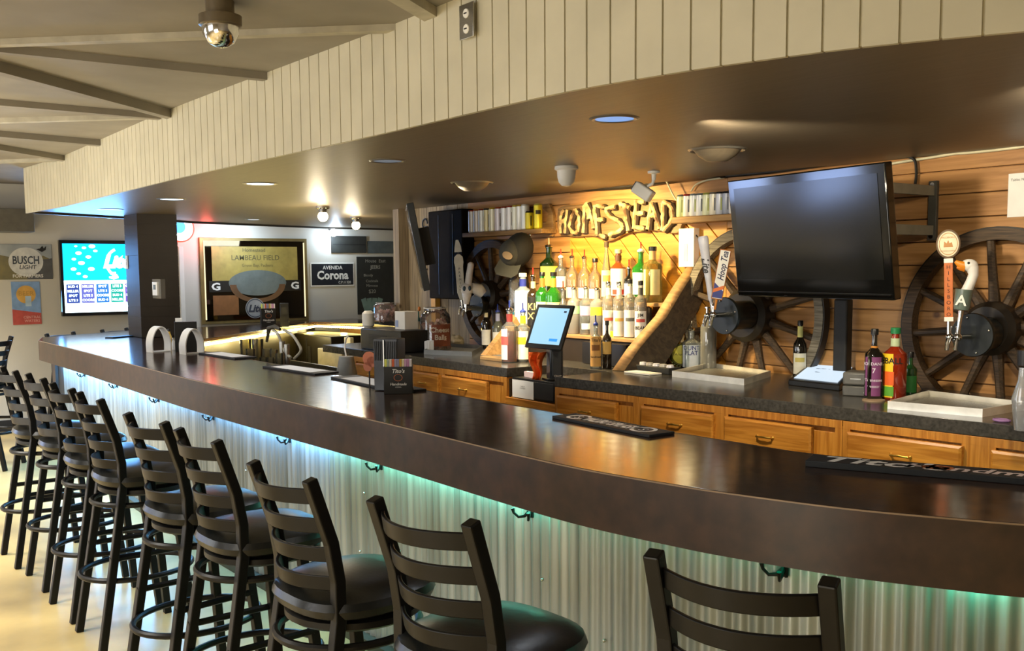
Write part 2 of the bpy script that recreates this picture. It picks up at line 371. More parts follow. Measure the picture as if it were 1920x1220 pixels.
# ------------------------------------------------------------------ recessed lights in the soffit
def can_light(px, py, rad, emis, label, pw=0):
    p = Zp(px, py, SOFZ); t = thing('recessed_light', label, 'ceiling light', (p.x, p.y, SOFZ), group='recessed lights in the dark soffit')
    MB().lathe([(rad * .86, -.003), (rad, -.006), (rad * 1.12, -.001), (rad * 1.12, 0)], 28).build('trim_ring', SOFFR, t)
    MB().lathe([(0, -.002), (rad * .88, -.002)], 28).build('lens', emis, t)
    if pw: lamp('SPOT', (p.x, p.y, SOFZ - .02), pw, (.88, .93, 1), .07, (p.x, p.y, 0), 125, blend=.8)
SOFFR = mat('ring_metal', '8f8a80', .3, .6)
can_light(1152, 222, .085, lit('lens_dim_blue', '6f9cd8', .75), 'large dim blue recessed light nearest the white camera dome', 10)
can_light(488, 344, .10, lit('lens_white', 'd4eaff', 2.6), 'bright white recessed light second from the dark pillar', 22)
can_light(322, 373, .10, lit('lens_white', 'd4eaff', 2.6), 'bright white recessed light just above the dark pillar top', 22)
can_light(207, 392, .10, lit('lens_pale', 'a9c8f0', 1.4), 'recessed light left of the dark pillar in blue glow', 10)
can_light(727, 301, .085, lit('lens_off', '6d7680', .5), 'dim recessed light midway along the soffit over the long bar', 12)
can_light(475, 411, .08, lit('lens_white', 'd4eaff', 2.6), 'small far recessed light above the framed mirror', 16)
for px, py, lb in ((605, 392, 'glowing bare spotlight bulb on soffit, left of the pair'), (667, 412, 'glowing bare spotlight bulb on soffit, right of the pair')):
    p = Zp(px, py - 6, SOFZ); t = thing('spotlight', lb, 'ceiling light', (p.x, p.y, SOFZ), group='bare spotlights on the soffit')
    MB().lathe([(0, 0), (.06, 0), (.06, -.02), (.035, -.03), (.035, -.055), (0, -.055)], 16).build('base', CHROME, t)
    MB().sphere((0, 0, -.09), .045, 10).build('bulb', lit('bulb_glow', 'ffdfa8', 14), t)
    lamp('POINT', (p.x + .1, p.y - .1, SOFZ - .25), 6, (1, .84, .6), .05)
for px, py, lb in ((885, 342, 'dark flush dome fixture on soffit near the wall, left one'), (1345, 280, 'dark flush dome fixture on soffit above the television')):
    p = Zp(px, py, SOFZ); t = thing('flush_dome_light', lb, 'ceiling light', (p.x, p.y, SOFZ))
    MB().lathe([(0, -.06), (.05, -.055), (.09, -.03), (.115, 0)], 24).build('dome', SOFF, t); MB().lathe([(.115, 0), (.13, -.008), (.14, 0)], 24).build('rim', SOFFR, t)
# ------------------------------------------------------------------ cameras on the ceilings
p = Zp(412, 2, CEZ); t = thing('dome_camera', 'chrome dome security camera hanging from the taupe ceiling', 'security camera', (p.x, p.y, CEZ))
MB().lathe([(0, 0), (.05, 0), (.05, -.05), (.075, -.052), (.075, -.085), (.066, -.09), (0, -.09)], 24).build('housing', mat('taupe_metal', '7d715c', .3, .6), t)
MB().lathe([(.064, -.09), (.062, -.115), (.045, -.145), (.022, -.158), (0, -.162)], 24).build('dome', CHROME, t)
p = Zp(1062, 312, SOFZ); t = thing('dome_camera', 'white dome security camera under the dark soffit', 'security camera', (p.x, p.y, SOFZ))
MB().lathe([(0, 0), (.064, 0), (.066, -.014), (.056, -.022), (0, -.022)], 24).build('base', WHITEP, t)
MB().lathe([(.052, -.02), (.050, -.055), (.043, -.085), (.025, -.105), (0, -.110)], 24).build('dome', WHITEP, t)
p = Zp(1226, 321, SOFZ); t = thing('bullet_camera', 'white bullet security camera on soffit, angled down beside the sign', 'security camera', (p.x, p.y, SOFZ))
MB().lathe([(0, 0), (.036, 0), (.036, -.012), (.014, -.016), (.012, -.05), (0, -.05)], 18).build('mount', WHITEP, t)
MB().tube([(0, 0, -.045), (0, -.01, -.07), (-.03, -.02, -.085)], .01, 8).build('arm', WHITEP, t)
T = Matrix.Translation((-.055, -.03, -.115)) @ Matrix.Rotation(math.radians(38), 4, 'Y') @ Matrix.Rotation(math.radians(-70), 4, 'Z')
b = MB().box((0, 0, 0), (.075, .12, .07), M=Matrix.Translation((-.055, -.03, -.115)) @ Matrix.Rotation(math.radians(-62), 4, 'Z') @ Matrix.Rotation(math.radians(-35), 4, 'X')).build('body', WHITEP, t, bevel=.008)
MB().box((0, -.062, 0), (.062, .006, .056), M=Matrix.Translation((-.055, -.03, -.115)) @ Matrix.Rotation(math.radians(-62), 4, 'Z') @ Matrix.Rotation(math.radians(-35), 4, 'X')).build('lens_face', BLACKP, t)
# outlets on the soffit face
for x, y, lb in ((877, 40, 'steel double outlet plate on the cream soffit, nearest'), (287, 253, 'steel outlet plate on the cream soffit, middle one'), (58, 328, 'small steel outlet plate at the far end of the soffit')):
    p = Dp(x, y, 2.0); t = thing('outlet_plate', lb, 'outlet', (p.x, p.y, p.z), BW, 'outlets along the soffit')
    MB().box((0, 0, .004), (.085, .118, .006)).build('plate', STEEL, t, bevel=.002)
    m2 = MB()
    for yy in (-.026, .026): m2.lathe([(0, .010), (.015, .010), (.017, .006)], 16, (0, yy, 0))
    m2.build('socket', WHITEP, t)
    for yy in (-.026, .026): MB().box((0, yy, .011), (.016, .004, .002)).build('slot', BLACKP, t)
# ------------------------------------------------------------------ pillar
A, B, Cc = Zp(256, 400, SOFZ), Zp(237, 405, SOFZ), Zp(335, 402, SOFZ)
px0, px1, py0, py1 = A.x - .42, A.x, A.y, A.y + .38
mb = MB()
for k in range(12): mb.box(((px0 + px1) / 2, (py0 + py1) / 2, BARZ + .052 + k * .099), (px1 - px0, py1 - py0, .096))
mb.box(((px0 + px1) / 2, (py0 + py1) / 2, BARZ + .6), (px1 - px0 - .01, py1 - py0 - .01, 1.18))
struct(mb, 'wall_pillar', mat('pillar_dark_paint', '3a342e', .45, 0, .1, 6), flat=True)
PIL = (px0, px1, py0, py1)
# ================================================================== BAR
inner_px = [(380, 635), (480, 620), (590, 603), (690, 606)]
IN = [Vector((Zp(x, y, BARZ).x, Zp(x, y, BARZ).y)) for x, y in inner_px]
backline = [Vector((-.85, 3.35)), Vector((-1.1, 3.15)), Vector((-1.43, 3.0)), Vector((-1.75, 2.86)), Vector((-2.1, 2.78)), Vector((-2.9, 2.75)), Vector((-5.5, 2.74)), Vector((-8.2, 2.78)), Vector((-8.9, 3.0))]
outer = [Vector((-10.57, 2.17)), Vector((-11.13, 3.18)), Vector((-11.25, 4.5)), Vector((-11.65, 5.3)), Vector((-11.7, 6.2)), Vector((-8.2, 6.2))]
poly = [(p.x, p.y) for p in FRONT] + [(p.x, p.y) for p in backline] + [(p.x, p.y) for p in IN] + [(-8.2, 5.62)] + [(p.x, p.y) for p in outer[::-1]]
bar = thing('bar_counter', 'long curved bar with brown laminate top and corrugated metal front', 'bar', (0, 0, 0))
MB().prism(poly, BARZ - .035, BARZ).build('countertop', LAM, bar, bevel=.003)
fr2 = [Vector((-10.57, 2.17))] + [Vector((p.x, p.y)) for p in FRONT]
ribbon(offset(fr2, -.003), BARZ - .185, BARZ - .004, .035).build('fascia', FASC, bar)
ribbon(offset(fr2, -.0045), BARZ - .0045, BARZ - .0005, .004).build('worn_edge', mat('edge_tan', 'a58a6c', .5), bar)
ribbon([Vector((p.x, p.y)) for p in backline], BARZ - .13, BARZ - .004, -.03).build('rear_fascia', FASC, bar)
pf = [p for p in offset(FRONT, .09) if p.x > -9.85]; pf = resample([Vector((p.x, p.y)) for p in pf], .006 * 1.0)
cor = []
for i, p in enumerate(pf):
    a, b = pf[max(i - 1, 0)], pf[min(i + 1, len(pf) - 1)]; t_ = (b - a).normalized(); wv = .0055 * math.sin(i * .006 / .05 * 2 * math.pi)
    cor.append(Vector((p.x - t_.y * wv, p.y + t_.x * wv)))
n = len(cor); mb = MB(); mb._add([Vector((p.x, p.y, .02)) for p in cor] + [Vector((p.x, p.y, BARZ - .04)) for p in cor], [(i, i + 1, n + i + 1, n + i) for i in range(n - 1)])
mb.build('corrugated_panel', GALV, bar, recalc=False)
ribbon([p for p in offset(FRONT, .11)], .0, BARZ - .04, .04).build('backing', MATTE, bar)
ribbon([p for p in offset(FRONT, .04)], .0, .045, .06).build('kick_rail', mat('kick_rail_green', '3b4030', .5), bar)
MB().box((-9.93, 2.19, .44), (.12, .13, .885)).build('end_post', mat('post_brown', '3d2c22', .5), bar)
# end of bar (customer side past the corner) and inner rear walls of the bar, open shelves
ribbon([Vector((-10.0, 2.3)), Vector((-10.7, 3.2)), Vector((-10.8, 4.5)), Vector((-11.2, 5.3))], 0, BARZ - .04, .05).build('end_panel', MATTE, bar)
inn = [Vector((-8.8, 3.05))] + [v + Vector((-.25, .12)) for v in IN[:3]]
DK = mat('back_bar_dark', '2d2718', .5)
ribbon(inn, .0, BARZ - .04, .03).build('rear_panel', DK, bar)
ribbon([v + Vector((0, .35)) for v in IN[2:]] + [Vector((-8.2, 5.95))], 0, BARZ - .04, .03).build('rear_panel', mat('rear_shelf_wood', '7a5226', .5), bar)
ribbon([Vector((-2.2, 2.66)), Vector((-5.5, 2.62)), Vector((-8.3, 2.66))], 0, BARZ - .04, -.03).build('inner_panel', MATTE, bar)
for k, (s, z) in enumerate([(x, zz) for x, zz in ((-1.35, .55), (-1.62, .47), (-2.1, .55), (-2.32, .49), (-2.45, .46), (-2.62, .62), (-2.9, .53), (-3.1, .5), (-3.35, .47), (-3.6, .5), (-3.95, .42), (-4.2, .46), (-4.5, .55), (-4.75, .4), (-1.0, .62), (-3.9, .7), (-4.4, .68), (-5.2, .6))]):
    q = min(pf, key=lambda v: abs(v.x - s)); MB().sphere((q.x, q.y - .008, z), .006, 6).build('screw', CHROME, bar)
# led strips
GL = lit('led_teal', '18c890', 9); GB = lit('led_blue_white', '6fb4ff', 26); GW = lit('led_warm_yellow', 'ffdf7a', 24)
def strip(pts_, z, m, label, r=.006):
    o = MB().tube([(p.x, p.y, z) for p in pts_], r, 6).build('led_strip', m); return tag(o, label, 'light strip')
under = offset(FRONT, .05)
strip([p for p in under if p.x > -3.9], BARZ - .17, GL, 'teal light strip tucked under the near end of the bar edge')
strip([p for p in under if p.x <= -3.9], BARZ - .17, GB, 'blue-white light strip under the far end of the bar edge')
for p0, p1, c, e in (((-1.2, 2.46), (-2.6, 2.11), (.12, 1, .62), 3.5), ((-2.6, 2.10), (-4.2, 2.08), (.2, 1, .75), 3.5), ((-4.2, 2.075), (-6.8, 2.07), (.18, .55, 1), 16), ((-6.8, 2.07), (-9.7, 2.10), (.14, .5, 1), 42)):
    c0 = ((p0[0] + p1[0]) / 2, (p0[1] + p1[1]) / 2, BARZ - .172); d = Vector(p1) - Vector(p0)
    l = lamp('AREA', (c0[0], c0[1] - .01, c0[2]), e * .45, c, d.length, (c0[0], c0[1], 0), size_y=.03); l.rotation_euler = (math.radians(-50), 0, math.atan2(-d.y, -d.x))
    l = lamp('AREA', c0, e, c, d.length, (c0[0], c0[1], 0), size_y=.03); l.rotation_euler = (math.radians(38), 0, math.atan2(-d.y, -d.x) if d.x < 0 else math.atan2(d.y, d.x))
led = [Vector((v.x, v.y, 0)) for v in offset(IN, -.02)]
pts = resample([Vector((p.x, p.y)) for p in led], .035)
o = MB()
for p in pts: o.sphere((p.x, p.y, BARZ - .055), .013, 6)
o.tube([(p.x, p.y, BARZ - .055) for p in led], .008, 6)
tag(o.build('led_strip', GW), 'warm yellow beaded light strip along the inner edge of the far bar', 'light strip')
for k in range(6):
    c = pts[int((k + .5) * len(pts) / 6)]; lamp('POINT', (c.x + .07, c.y - .07, BARZ - .10), 3, (1, .80, .35), .04)
# hooks under the bar edge
hk = None
for k, (x, y) in enumerate([(138, 697), (200, 717), (272, 743), (380, 775), (515, 817), (683, 866), (950, 955), (1450, 1068)]):
    q = Zp(x, y, .875); P = min(pf, key=lambda v: (Vector((v.x, v.y)) - Vector((q.x, q.y))).length); loc = (P.x, P.y - .012, .866); a = 0 if k < 7 else -.35
    pos = ['leftmost', 'second from the far corner', 'third from the far corner', 'fourth from the far corner', 'above the stool fourth from the front', 'between the third and second nearest stools', 'between the two nearest stools', 'nearest and largest, above the front stool'][k]
    lb = 'black double coat hook under the bar edge, ' + pos
    if hk is None:
        hk = thing('coat_hook', lb, 'coat hook', loc, (0, 0, a), 'coat hooks under the bar edge')
        MB().box((0, .004, 0), (.022, .008, .07)).build('plate', BLACK, hk)
        for sx in (-1, 1): MB().tube([(0, 0, -.01), (sx * .012, -.015, -.03), (sx * .028, -.03, -.034), (sx * .042, -.04, -.02), (sx * .045, -.043, -.004)], [.007, .006, .005, .005, .007], 8).build('prong', BLACK, hk)
    else: dup(hk, loc, (0, 0, a), lb)
# ================================================================== STOOLS
def make_stool(label, loc, rz):
    t = thing('bar_stool', label, 'bar stool', loc, (0, 0, rz), 'ladder-back bar stools along the bar')
    sq = math.sqrt(2)
    for sx in (-1, 1):
        X = .168 * sx
        pts_ = [(X * 1.12, -.255, 0), (X * 1.03, -.16, .55), (X, -.13, .74), (X, -.13, .85), (X, -.148, .96), (X * 1.01, -.21, 1.145)]
        prof = [(.0195 * sq, .0195 * sq)] * len(pts_)
        MB().tube(pts_, .0172 * sq, 4).build('back_post', BLACK, t, flat=True, bevel=.004)
        MB().tube([(X * .85, .10, .70), (X * .95, .125, .45), (X * 1.12, .165, 0)], .017 * sq, 4).build('leg', BLACK, t, flat=True, bevel=.003)
    for k, (z, y) in enumerate(((1.094, -.186), (1.009, -.160), (.924, -.138), (.841, -.128))):
        mb = MB(); N = 12; h = .022
        P = []; F = []
        for i in range(N + 1):
            u = -1 + 2 * i / N; x = .158 * u; yy = y - .068 * (1 - u * u); zz = z
            P += [Vector((x, yy - .006, zz - h)), Vector((x, yy - .006 - .008, zz + h)), Vector((x, yy + .006 - .008, zz + h)), Vector((x, yy + .006, zz - h))]
        for i in range(N):
            for q in range(4): F.append((i * 4 + q, i * 4 + (q + 1) % 4, i * 4 + 4 + (q + 1) % 4, i * 4 + 4 + q))
        F += [(0, 1, 2, 3), (N * 4 + 3, N * 4 + 2, N * 4 + 1, N * 4)]
        mb._add(P, F).build('back_slat', BLACK, t, bevel=.003)
    prof = [(0, .73), (.19, .73), (.213, .742), (.222, .765), (.214, .785), (.18, .803), (.1, .815), (0, .818)]
    mb = MB(); k = 36; P = []; F = []
    for i in range(k):
        a = 2 * math.pi * i / k; e = (abs(math.cos(a)) ** 2.8 + abs(math.sin(a)) ** 2.8) ** (-1 / 2.8)
        for r_, z in prof: P.append(Vector((r_ * e * math.cos(a), .02 + r_ * e * math.sin(a), z)))
    m_ = len(prof)
    for i in range(k):
        for q in range(m_ - 1): F.append((i * m_ + q, ((i + 1) % k) * m_ + q, ((i + 1) % k) * m_ + q + 1, i * m_ + q + 1))
    mb._add(P, F).build('seat_cushion', VINYL, t)
    MB().lathe([(0, .692), (.19, .692), (.205, .702), (.205, .72), (.19, .73), (0, .73)], 36, (0, .02, 0)).build('seat_frame', BLACK, t)
    for nm, z, rx, ry, cy in (('upper_ring', .655, .20, .215, 0), ('foot_ring', .32, .21, .25, -.03)):
        MB().tube([(rx * math.cos(2 * math.pi * i / 36), cy + ry * math.sin(2 * math.pi * i / 36), z) for i in range(36)], .0125, 8, closed=True).build(nm, BLACK, t)
    for sx in (-1, 1): MB().tube([(.178 * sx, -.2, .42), (.17 * sx, .125, .42)], .013, 6).build('stretcher', BLACK, t)
    return t
ST = [((-1.30, 1.557), 20, 'black ladder-back bar stool, nearest, alone at the bottom right'),
      ((-2.12, 1.304), 9, 'black ladder-back bar stool, second nearest, seat lit green'),
      ((-2.82, 1.233), 3, 'black ladder-back bar stool, third nearest, before the kick rail'),
      ((-3.65, 1.268), 2, 'black ladder-back bar stool, fourth nearest, close in front of the fifth'),
      ((-4.22, 1.25), 6, 'black ladder-back bar stool, fifth nearest, tall back left of the fourth'),
      ((-5.16, 1.261), 1, 'black ladder-back bar stool, sixth from the front of the row'),
      ((-5.72, 1.257), 2, 'black ladder-back bar stool, seventh from the front of the row'),
      ((-6.38, 1.26), 1, 'black ladder-back bar stool, eighth from the front, near the left picture edge'),
      ((-6.985, 1.225), 1, 'black ladder-back bar stool, ninth and last in view of the straight row'),
      ((-10.95, 2.42), 120, 'stool behind the far bar end, only post tops showing, left one'),
      ((-11.28, 3.05), 118, 'stool behind the far bar end, only post tops showing, right one'),
      ((-10.46, 1.80), 146, 'black ladder-back stool standing apart by the pale far wall, turned away')]
st0 = None
for (x, y), a, lb in ST:
    a = math.radians(a)
    if a > 1.9 and a < 2.2: a -= math.pi
    k = 1 if 'far bar end' in lb else .911
    f = Vector((-math.sin(a), math.cos(a))); c = Vector((x, y)) * k + f * .21
    if st0 is None: st0 = make_stool(lb, (c.x, c.y, 0), a)
    else:
        d_ = dup(st0, (c.x, c.y, 0), (0, 0, a), lb)
        if k == 1: d_.scale = (1, 1, .948)
# ================================================================== BACK COUNTER
class VP:
    """upright plane through two plan points; px() gives a pixel's (u, z) on it"""
    def __init__(s, a, b): s.a = Vector(a); s.t = (Vector(b) - s.a).normalized(); s.n = Vector((s.t.y, -s.t.x)); s.rz = math.atan2(s.t.y, s.t.x)
    def px(s, x, y):
        d = ray(x, y); k = (s.a.dot(s.n)) / (d.x * s.n.x + d.y * s.n.y); p = CAM + d * k
        return (Vector((p.x, p.y)) - s.a).dot(s.t), p.z
    def pt(s, u): return s.a + s.t * u
nL = Zp(950, 690, CTZ); Lp = VP((-5.0, nL.y), (-4.9, nL.y)); nR = Zp(1040, 706, CTZ)
Rp = VP((nR.x, nR.y), (Zp(1920, 800, CTZ).x, Zp(1920, 800, CTZ).y))
RX = -1.0
rp_end = Rp.a + Rp.t * ((RX - Rp.a.x) / Rp.t.x)
NX0, NX1 = nL.x, nR.x; LY = nL.y; NB = LY + .35
poly = [(rp_end.x, rp_end.y), (RX, WALLY - .002), (-7.7, WALLY - .002), (-7.7, LY + .02), (NX0, LY), (NX0, NB), (NX1, NB), (nR.x, nR.y)]
ct = tag(MB().prism(poly, CTZ - .058, CTZ).build('back_counter_top', CLAM, bevel=.002), 'dark grey laminate counter top along the wood wall, notched for the register', 'counter top')
HANDLE = BRASS
def handle(par, u, z, w=.085):
    h = MB(); h.tube([(u - w / 2, -.002, z), (u - w / 2 + .004, -.022, z), (u - w / 4, -.026, z), (u, -.028, z + .002), (u + w / 4, -.026, z), (u + w / 2 - .004, -.022, z), (u + w / 2, -.002, z)], [.006, .005, .0045, .006, .0045, .005, .006], 8)
    for s in (-1, 1): h.sphere((u + s * w / 2, -.006, z), .008, 6)
    return h.build('handle', HANDLE, par)
def cabinet(plane, u0, u1, drawers, label, depth=.45, end=None):
    p = plane.pt(u0); t = thing('drawer_cabinet', label, 'cabinet', (p.x, p.y, 0), (0, 0, plane.rz), 'oak drawer cabinets under the back counter')
    W = u1 - u0; zt = CTZ - .06
    MB().box((W / 2, depth / 2 + .02, zt / 2 + .05), (W - .004, depth, zt - .1)).build('carcass', OAKZ, t)
    fr = MB(); fr.box((W / 2, .01, zt - .018), (W - .002, .022, .036)); fr.box((W / 2, .01, .58), (W - .002, .022, .05))
    xs = [0.018]
    for a, b_, z0, z1 in drawers: xs += [a - u0 - .012, b_ - u0 + .012]
    fr.box((.018, .010, .52), (.036, .0215, .93)); fr.box((W - .018, .010, .52), (.036, .0215, .93))
    for q, (a, b_, z0, z1) in enumerate(drawers[:-1]):
        nx = drawers[q + 1][0]; fr.box(((b_ + nx) / 2 - u0, .010, .52), (nx - b_ + .02, .0215, .93))
    fr.box((W / 2, .012, .5), (W - .02, .015, .9))
    fr.build('face_frame', OAKZ, t, bevel=.001)
    for a, b_, z0, z1 in drawers:
        c = ((a + b_) / 2 - u0, -.012, (z0 + z1) / 2); d = MB()
        w_, h_ = b_ - a, z1 - z0
        P = [Vector((c[0] + i * w_ / 2, 0.0, c[2] + k * h_ / 2)) for i, k in ((-1, -1), (1, -1), (1, 1), (-1, 1))] + [Vector((c[0] + i * (w_ / 2), -.020, c[2] + k * h_ / 2)) for i, k in ((-1, -1), (1, -1), (1, 1), (-1, 1))] + [Vector((c[0] + i * (w_ / 2 - .010), -.026, c[2] + k * (h_ / 2 - .010))) for i, k in ((-1, -1), (1, -1), (1, 1), (-1, 1))]
        F = [(0, 1, 2, 3), (8, 9, 10, 11)] + [(i, (i + 1) % 4, 4 + (i + 1) % 4, 4 + i) for i in range(4)] + [(4 + i, 4 + (i + 1) % 4, 8 + (i + 1) % 4, 8 + i) for i in range(4)]
        dr = d._add(P, F).build('drawer', OAK, t, flat=True)
        hh = handle(dr, c[0], c[2] - .005); hh.location = (0, -.02, 0)
        for zz in (.32,): MB().box((c[0], -.006, zz), (w_, .018, .46)).build('door', OAKZ, t, bevel=.004)
    return t
def dr(pl, x0, x1, ytop, hgt=.135):
    u0, z1 = pl.px(x0, ytop); u1 = pl.px(x1, ytop)[0]; return (u0, u1, CTZ - .105 - hgt, CTZ - .105)
uC = Rp.px(1197, 760)[0]; uD = Rp.px(1580, 800)[0]
cabinet(Rp, .002, uC - .001, [dr(Rp, 1048, 1160, 745)], 'oak cabinet right of the register opening, one brass-handled drawer')
cabinet(Rp, uC + .001, uD - .001, [dr(Rp, 1206, 1342, 760), dr(Rp, 1362, 1526, 785)], 'oak cabinet in the middle of the back counter, two brass-handled drawers side by side')
cabinet(Rp, uD + .001, Rp.px(2150, 850)[0], [dr(Rp, 1592, 1808, 820), dr(Rp, 1862, 2060, 850)], 'oak cabinet at the right picture edge behind the script bar mat')
uS = Lp.px(829, 700)[0]; uN = NX0 - Lp.a.x
cabinet(Lp, uS + .001, uN - .001, [dr(Lp, 833, 917, 695)], 'oak cabinet left of the register opening, one drawer above the folder', depth=.3)
cabinet(Lp, Lp.px(745, 690)[0], uS - .001, [dr(Lp, 770, 826, 690)], 'oak cabinet left of the register opening, its drawer beside the straw caddy', depth=.5)
cabinet(Lp, Lp.px(664, 690)[0], Lp.px(745, 690)[0] - .002, [dr(Lp, 672, 735, 690)], 'far oak cabinet at the left end, mostly behind the black napkin caddy', depth=.5)
# register bay: low oak shelf in the notch
bay = thing('register_bay', 'low oak-lined opening in the counter for the cash drawer', 'cabinet', ((NX0 + NX1) / 2, LY + .07, 0))
W = NX1 - NX0; zb = Zp(1000, 758, 0).z
zb = Dp(1000, 752, LY - .01).z
MB().box((0, .13, zb / 2 + .02), (W - .01, .34, zb - .04)).build('shelf_box', OAKZ, bay)
MB().box((0, -.075, zb / 2 + .0), (W + .0, .02, zb)).build('front_rail', OAK, bay, bevel=.002)
for s in (-1, 1): MB().box((s * (W / 2 + .006), .1, .66), (.012, .3, .68)).build('side_panel', SLABD, bay)
# ================================================================== LIQUOR SHELF
def board_on(name, pts3, th, m, par, n): # extruded polygon given in 3d, thickness vector n
    k = len(pts3); P = [Vector(p) for p in pts3] + [Vector(p) + Vector(n) * th for p in pts3]
    return MB()._add(P, [tuple(range(k))[::-1], tuple(range(k, 2 * k))] + [(i, (i + 1) % k, k + (i + 1) % k, k + i) for i in range(k)]).build(name, m, par, bevel=.003)
T2Z = Dp(1095, 627, 4.47).z; T3Z = Dp(1225, 567, 4.62).z
shelf = thing('liquor_shelf', 'stepped wooden bottle shelf below the branch-lettered sign', 'shelf', (-5.15, WALLY - .01, CTZ))
def rel(v, o): return Vector(v) - Vector(o)
LX0, LX1 = -5.86, -4.36; so = (-5.15, WALLY - .01, CTZ)
for nm, y0, y1, z in (('tier', 4.40, 4.56, T2Z), ('tier', 4.56, 4.74, T3Z)):
    MB().box(((LX0 + LX1) / 2 + 5.15, (y0 + y1) / 2 - so[1], z - .012 - CTZ), (LX1 - LX0 - (.12 if z == T2Z else 0), y1 - y0, .024)).build(nm, SLABW, shelf, bevel=.003)
    MB().box(((LX0 + LX1) / 2 + 5.15 - .05, y0 + .02 - so[1], (z - .03 + CTZ) / 2 - CTZ), (LX1 - LX0 - .3, .018, z - .03 - CTZ)).build('riser', mat('riser_dark', '2e241a', .5), shelf)
# right brace: half-round slab leaning from the counter to the wall, front edge painted in its lit tone, face dark
a = Zp(1150, 695, CTZ); b = Dp(1290, 505, WALLY - .05); nrm = Vector((.07, -.02, 0))
c0 = Vector((a.x, a.y, CTZ)); c1 = Vector((b.x, b.y, b.z)); sg = (c1 - c0)
def edge(t, bulge): return c0 + sg * t + Vector((0, -bulge * .3, bulge))
up_ = [edge(0, 0), edge(.2, .008), edge(.4, -.006), edge(.55, -.02), edge(.7, -.004), edge(.85, .01), edge(1, .01)]
lo_ = [c0 + sg * t + Vector((.02, .10, -.13 - k)) for t, k in ((1, .02), (.8, 0), (.6, .03), (.45, .03))] + [Vector((c0.x + .14, c0.y + .16, CTZ))]
lo_ = [Vector((v.x, min(v.y, WALLY - .012), max(v.z, CTZ))) for v in lo_]
up_ = [Vector((v.x, min(v.y, WALLY - .012), max(v.z, CTZ))) for v in up_]
k = len(up_); wv = Vector((.075, .03, 0))
slab = thing('slab_brace', 'live-edge wooden slab leaning from counter to wall at the right of the bottles', 'brace', tuple(c0))
mbx = MB(); N = len(up_) + len(lo_); ring = up_ + lo_
P = [v - c0 for v in ring] + [v - c0 + wv * (.9 if i < k else 1) for i, v in enumerate(ring)]
F = [tuple(range(N))[::-1], tuple(range(N, 2 * N))] + [(i, (i + 1) % N, N + (i + 1) % N, N + i) for i in range(N)]
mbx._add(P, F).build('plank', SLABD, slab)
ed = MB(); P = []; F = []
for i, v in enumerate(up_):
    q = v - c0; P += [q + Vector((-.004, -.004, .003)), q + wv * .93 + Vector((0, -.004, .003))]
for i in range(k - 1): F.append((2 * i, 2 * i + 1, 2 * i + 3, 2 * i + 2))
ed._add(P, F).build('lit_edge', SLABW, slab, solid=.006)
slab.children[-1]['label'] = 'tan front edge in a painted lit tone'
# left brace with a foot block
a = Zp(901, 672, CTZ); b = Dp(1013, 528, WALLY - .05); c0 = Vector((a.x, a.y, CTZ)); sg = Vector((b.x, b.y, b.z)) - c0
lb = thing('shelf_brace', 'tan sloping plank with foot block at the left of the bottle shelf', 'brace', tuple(c0))
P = [Vector((0, 0, .0)), sg * 1.0, sg + Vector((.02, .01, -.13)), sg * .45 + Vector((.02, .1, -.12)), Vector((.02, .16, 0.0))]; P = [Vector((q.x, min(q.y, WALLY - .012 - c0.y), max(q.z, .025))) for q in P]; n5 = len(P)
MB()._add(P + [q + Vector((.045, .012, 0)) for q in P], [tuple(range(n5))[::-1], tuple(range(n5, 2 * n5))] + [(i, (i + 1) % n5, n5 + (i + 1) % n5, n5 + i) for i in range(n5)]).build('plank', SLABW, lb)
p0, p1 = Zp(888, 675, CTZ) - c0, Zp(945, 677, CTZ) - c0
MB().box(((p0.x + p1.x) / 2 + .02, .0, .012), (.26, .10, .024)).build('foot_block', SLABW, lb, bevel=.003)
# ================================================================== BOTTLES
SHAPES = {  # (radius fraction, height fraction)
 'wine': [(.0, 0), (.9, 0), (1, .02), (1, .56), (.93, .63), (.6, .70), (.36, .76), (.32, .82), (.32, .955), (.37, .96), (.37, .98), (.3, .985)],
 'liquor': [(.0, 0), (.92, 0), (1, .02), (1, .62), (.95, .68), (.55, .74), (.34, .78), (.31, .86), (.31, .955), (.37, .96), (.37, .98), (.3, .985)],
 'vodka': [(.0, 0), (.92, 0), (1, .02), (1, .68), (.9, .73), (.5, .77), (.36, .80), (.34, .88), (.34, .96), (.38, .965), (.38, .98), (.3, .985)],
 'cone': [(.0, 0), (.92, 0), (1, .02), (1, .3), (.85, .5), (.55, .7), (.36, .84), (.3, .9), (.3, .96), (.36, .965), (.36, .98), (.3, .985)],
 'squat': [(.0, 0), (.92, 0), (1, .03), (1, .52), (.9, .62), (.6, .70), (.34, .76), (.28, .80), (.28, .955), (.34, .96), (.34, .98), (.28, .985)],
 'tall': [(.0, 0), (.95, 0), (1, .02), (1, .8), (.9, .86), (.5, .92), (.4, .95), (.4, .98), (.3, .985)],
}
CAPS = {'black': BLACKP, 'white': WHITEP, 'red': mat('red_plastic', 'c9321f', .4), 'blue': mat('blue_plastic', '2c3f9b', .35), 'green': mat('green_cap', '1f7a45', .4), 'steel': CHROME, 'cork': mat('cork_dark', '4a3a26', .7), 'tan': mat('tan_cap', 'c9b48a', .5)}
def facing(p): return math.atan2(-p[1], -p[0])
def lab(par, R, z0, z1, col, a, span=1.05, name='label', off=.0012):
    m = mat('label_' + col, col, .6, 0, .05, 30)
    return MB().lathe([(R + off, z0), (R + off, z1)], 14, a0=a - span, a1=a + span).build(name, m, par)
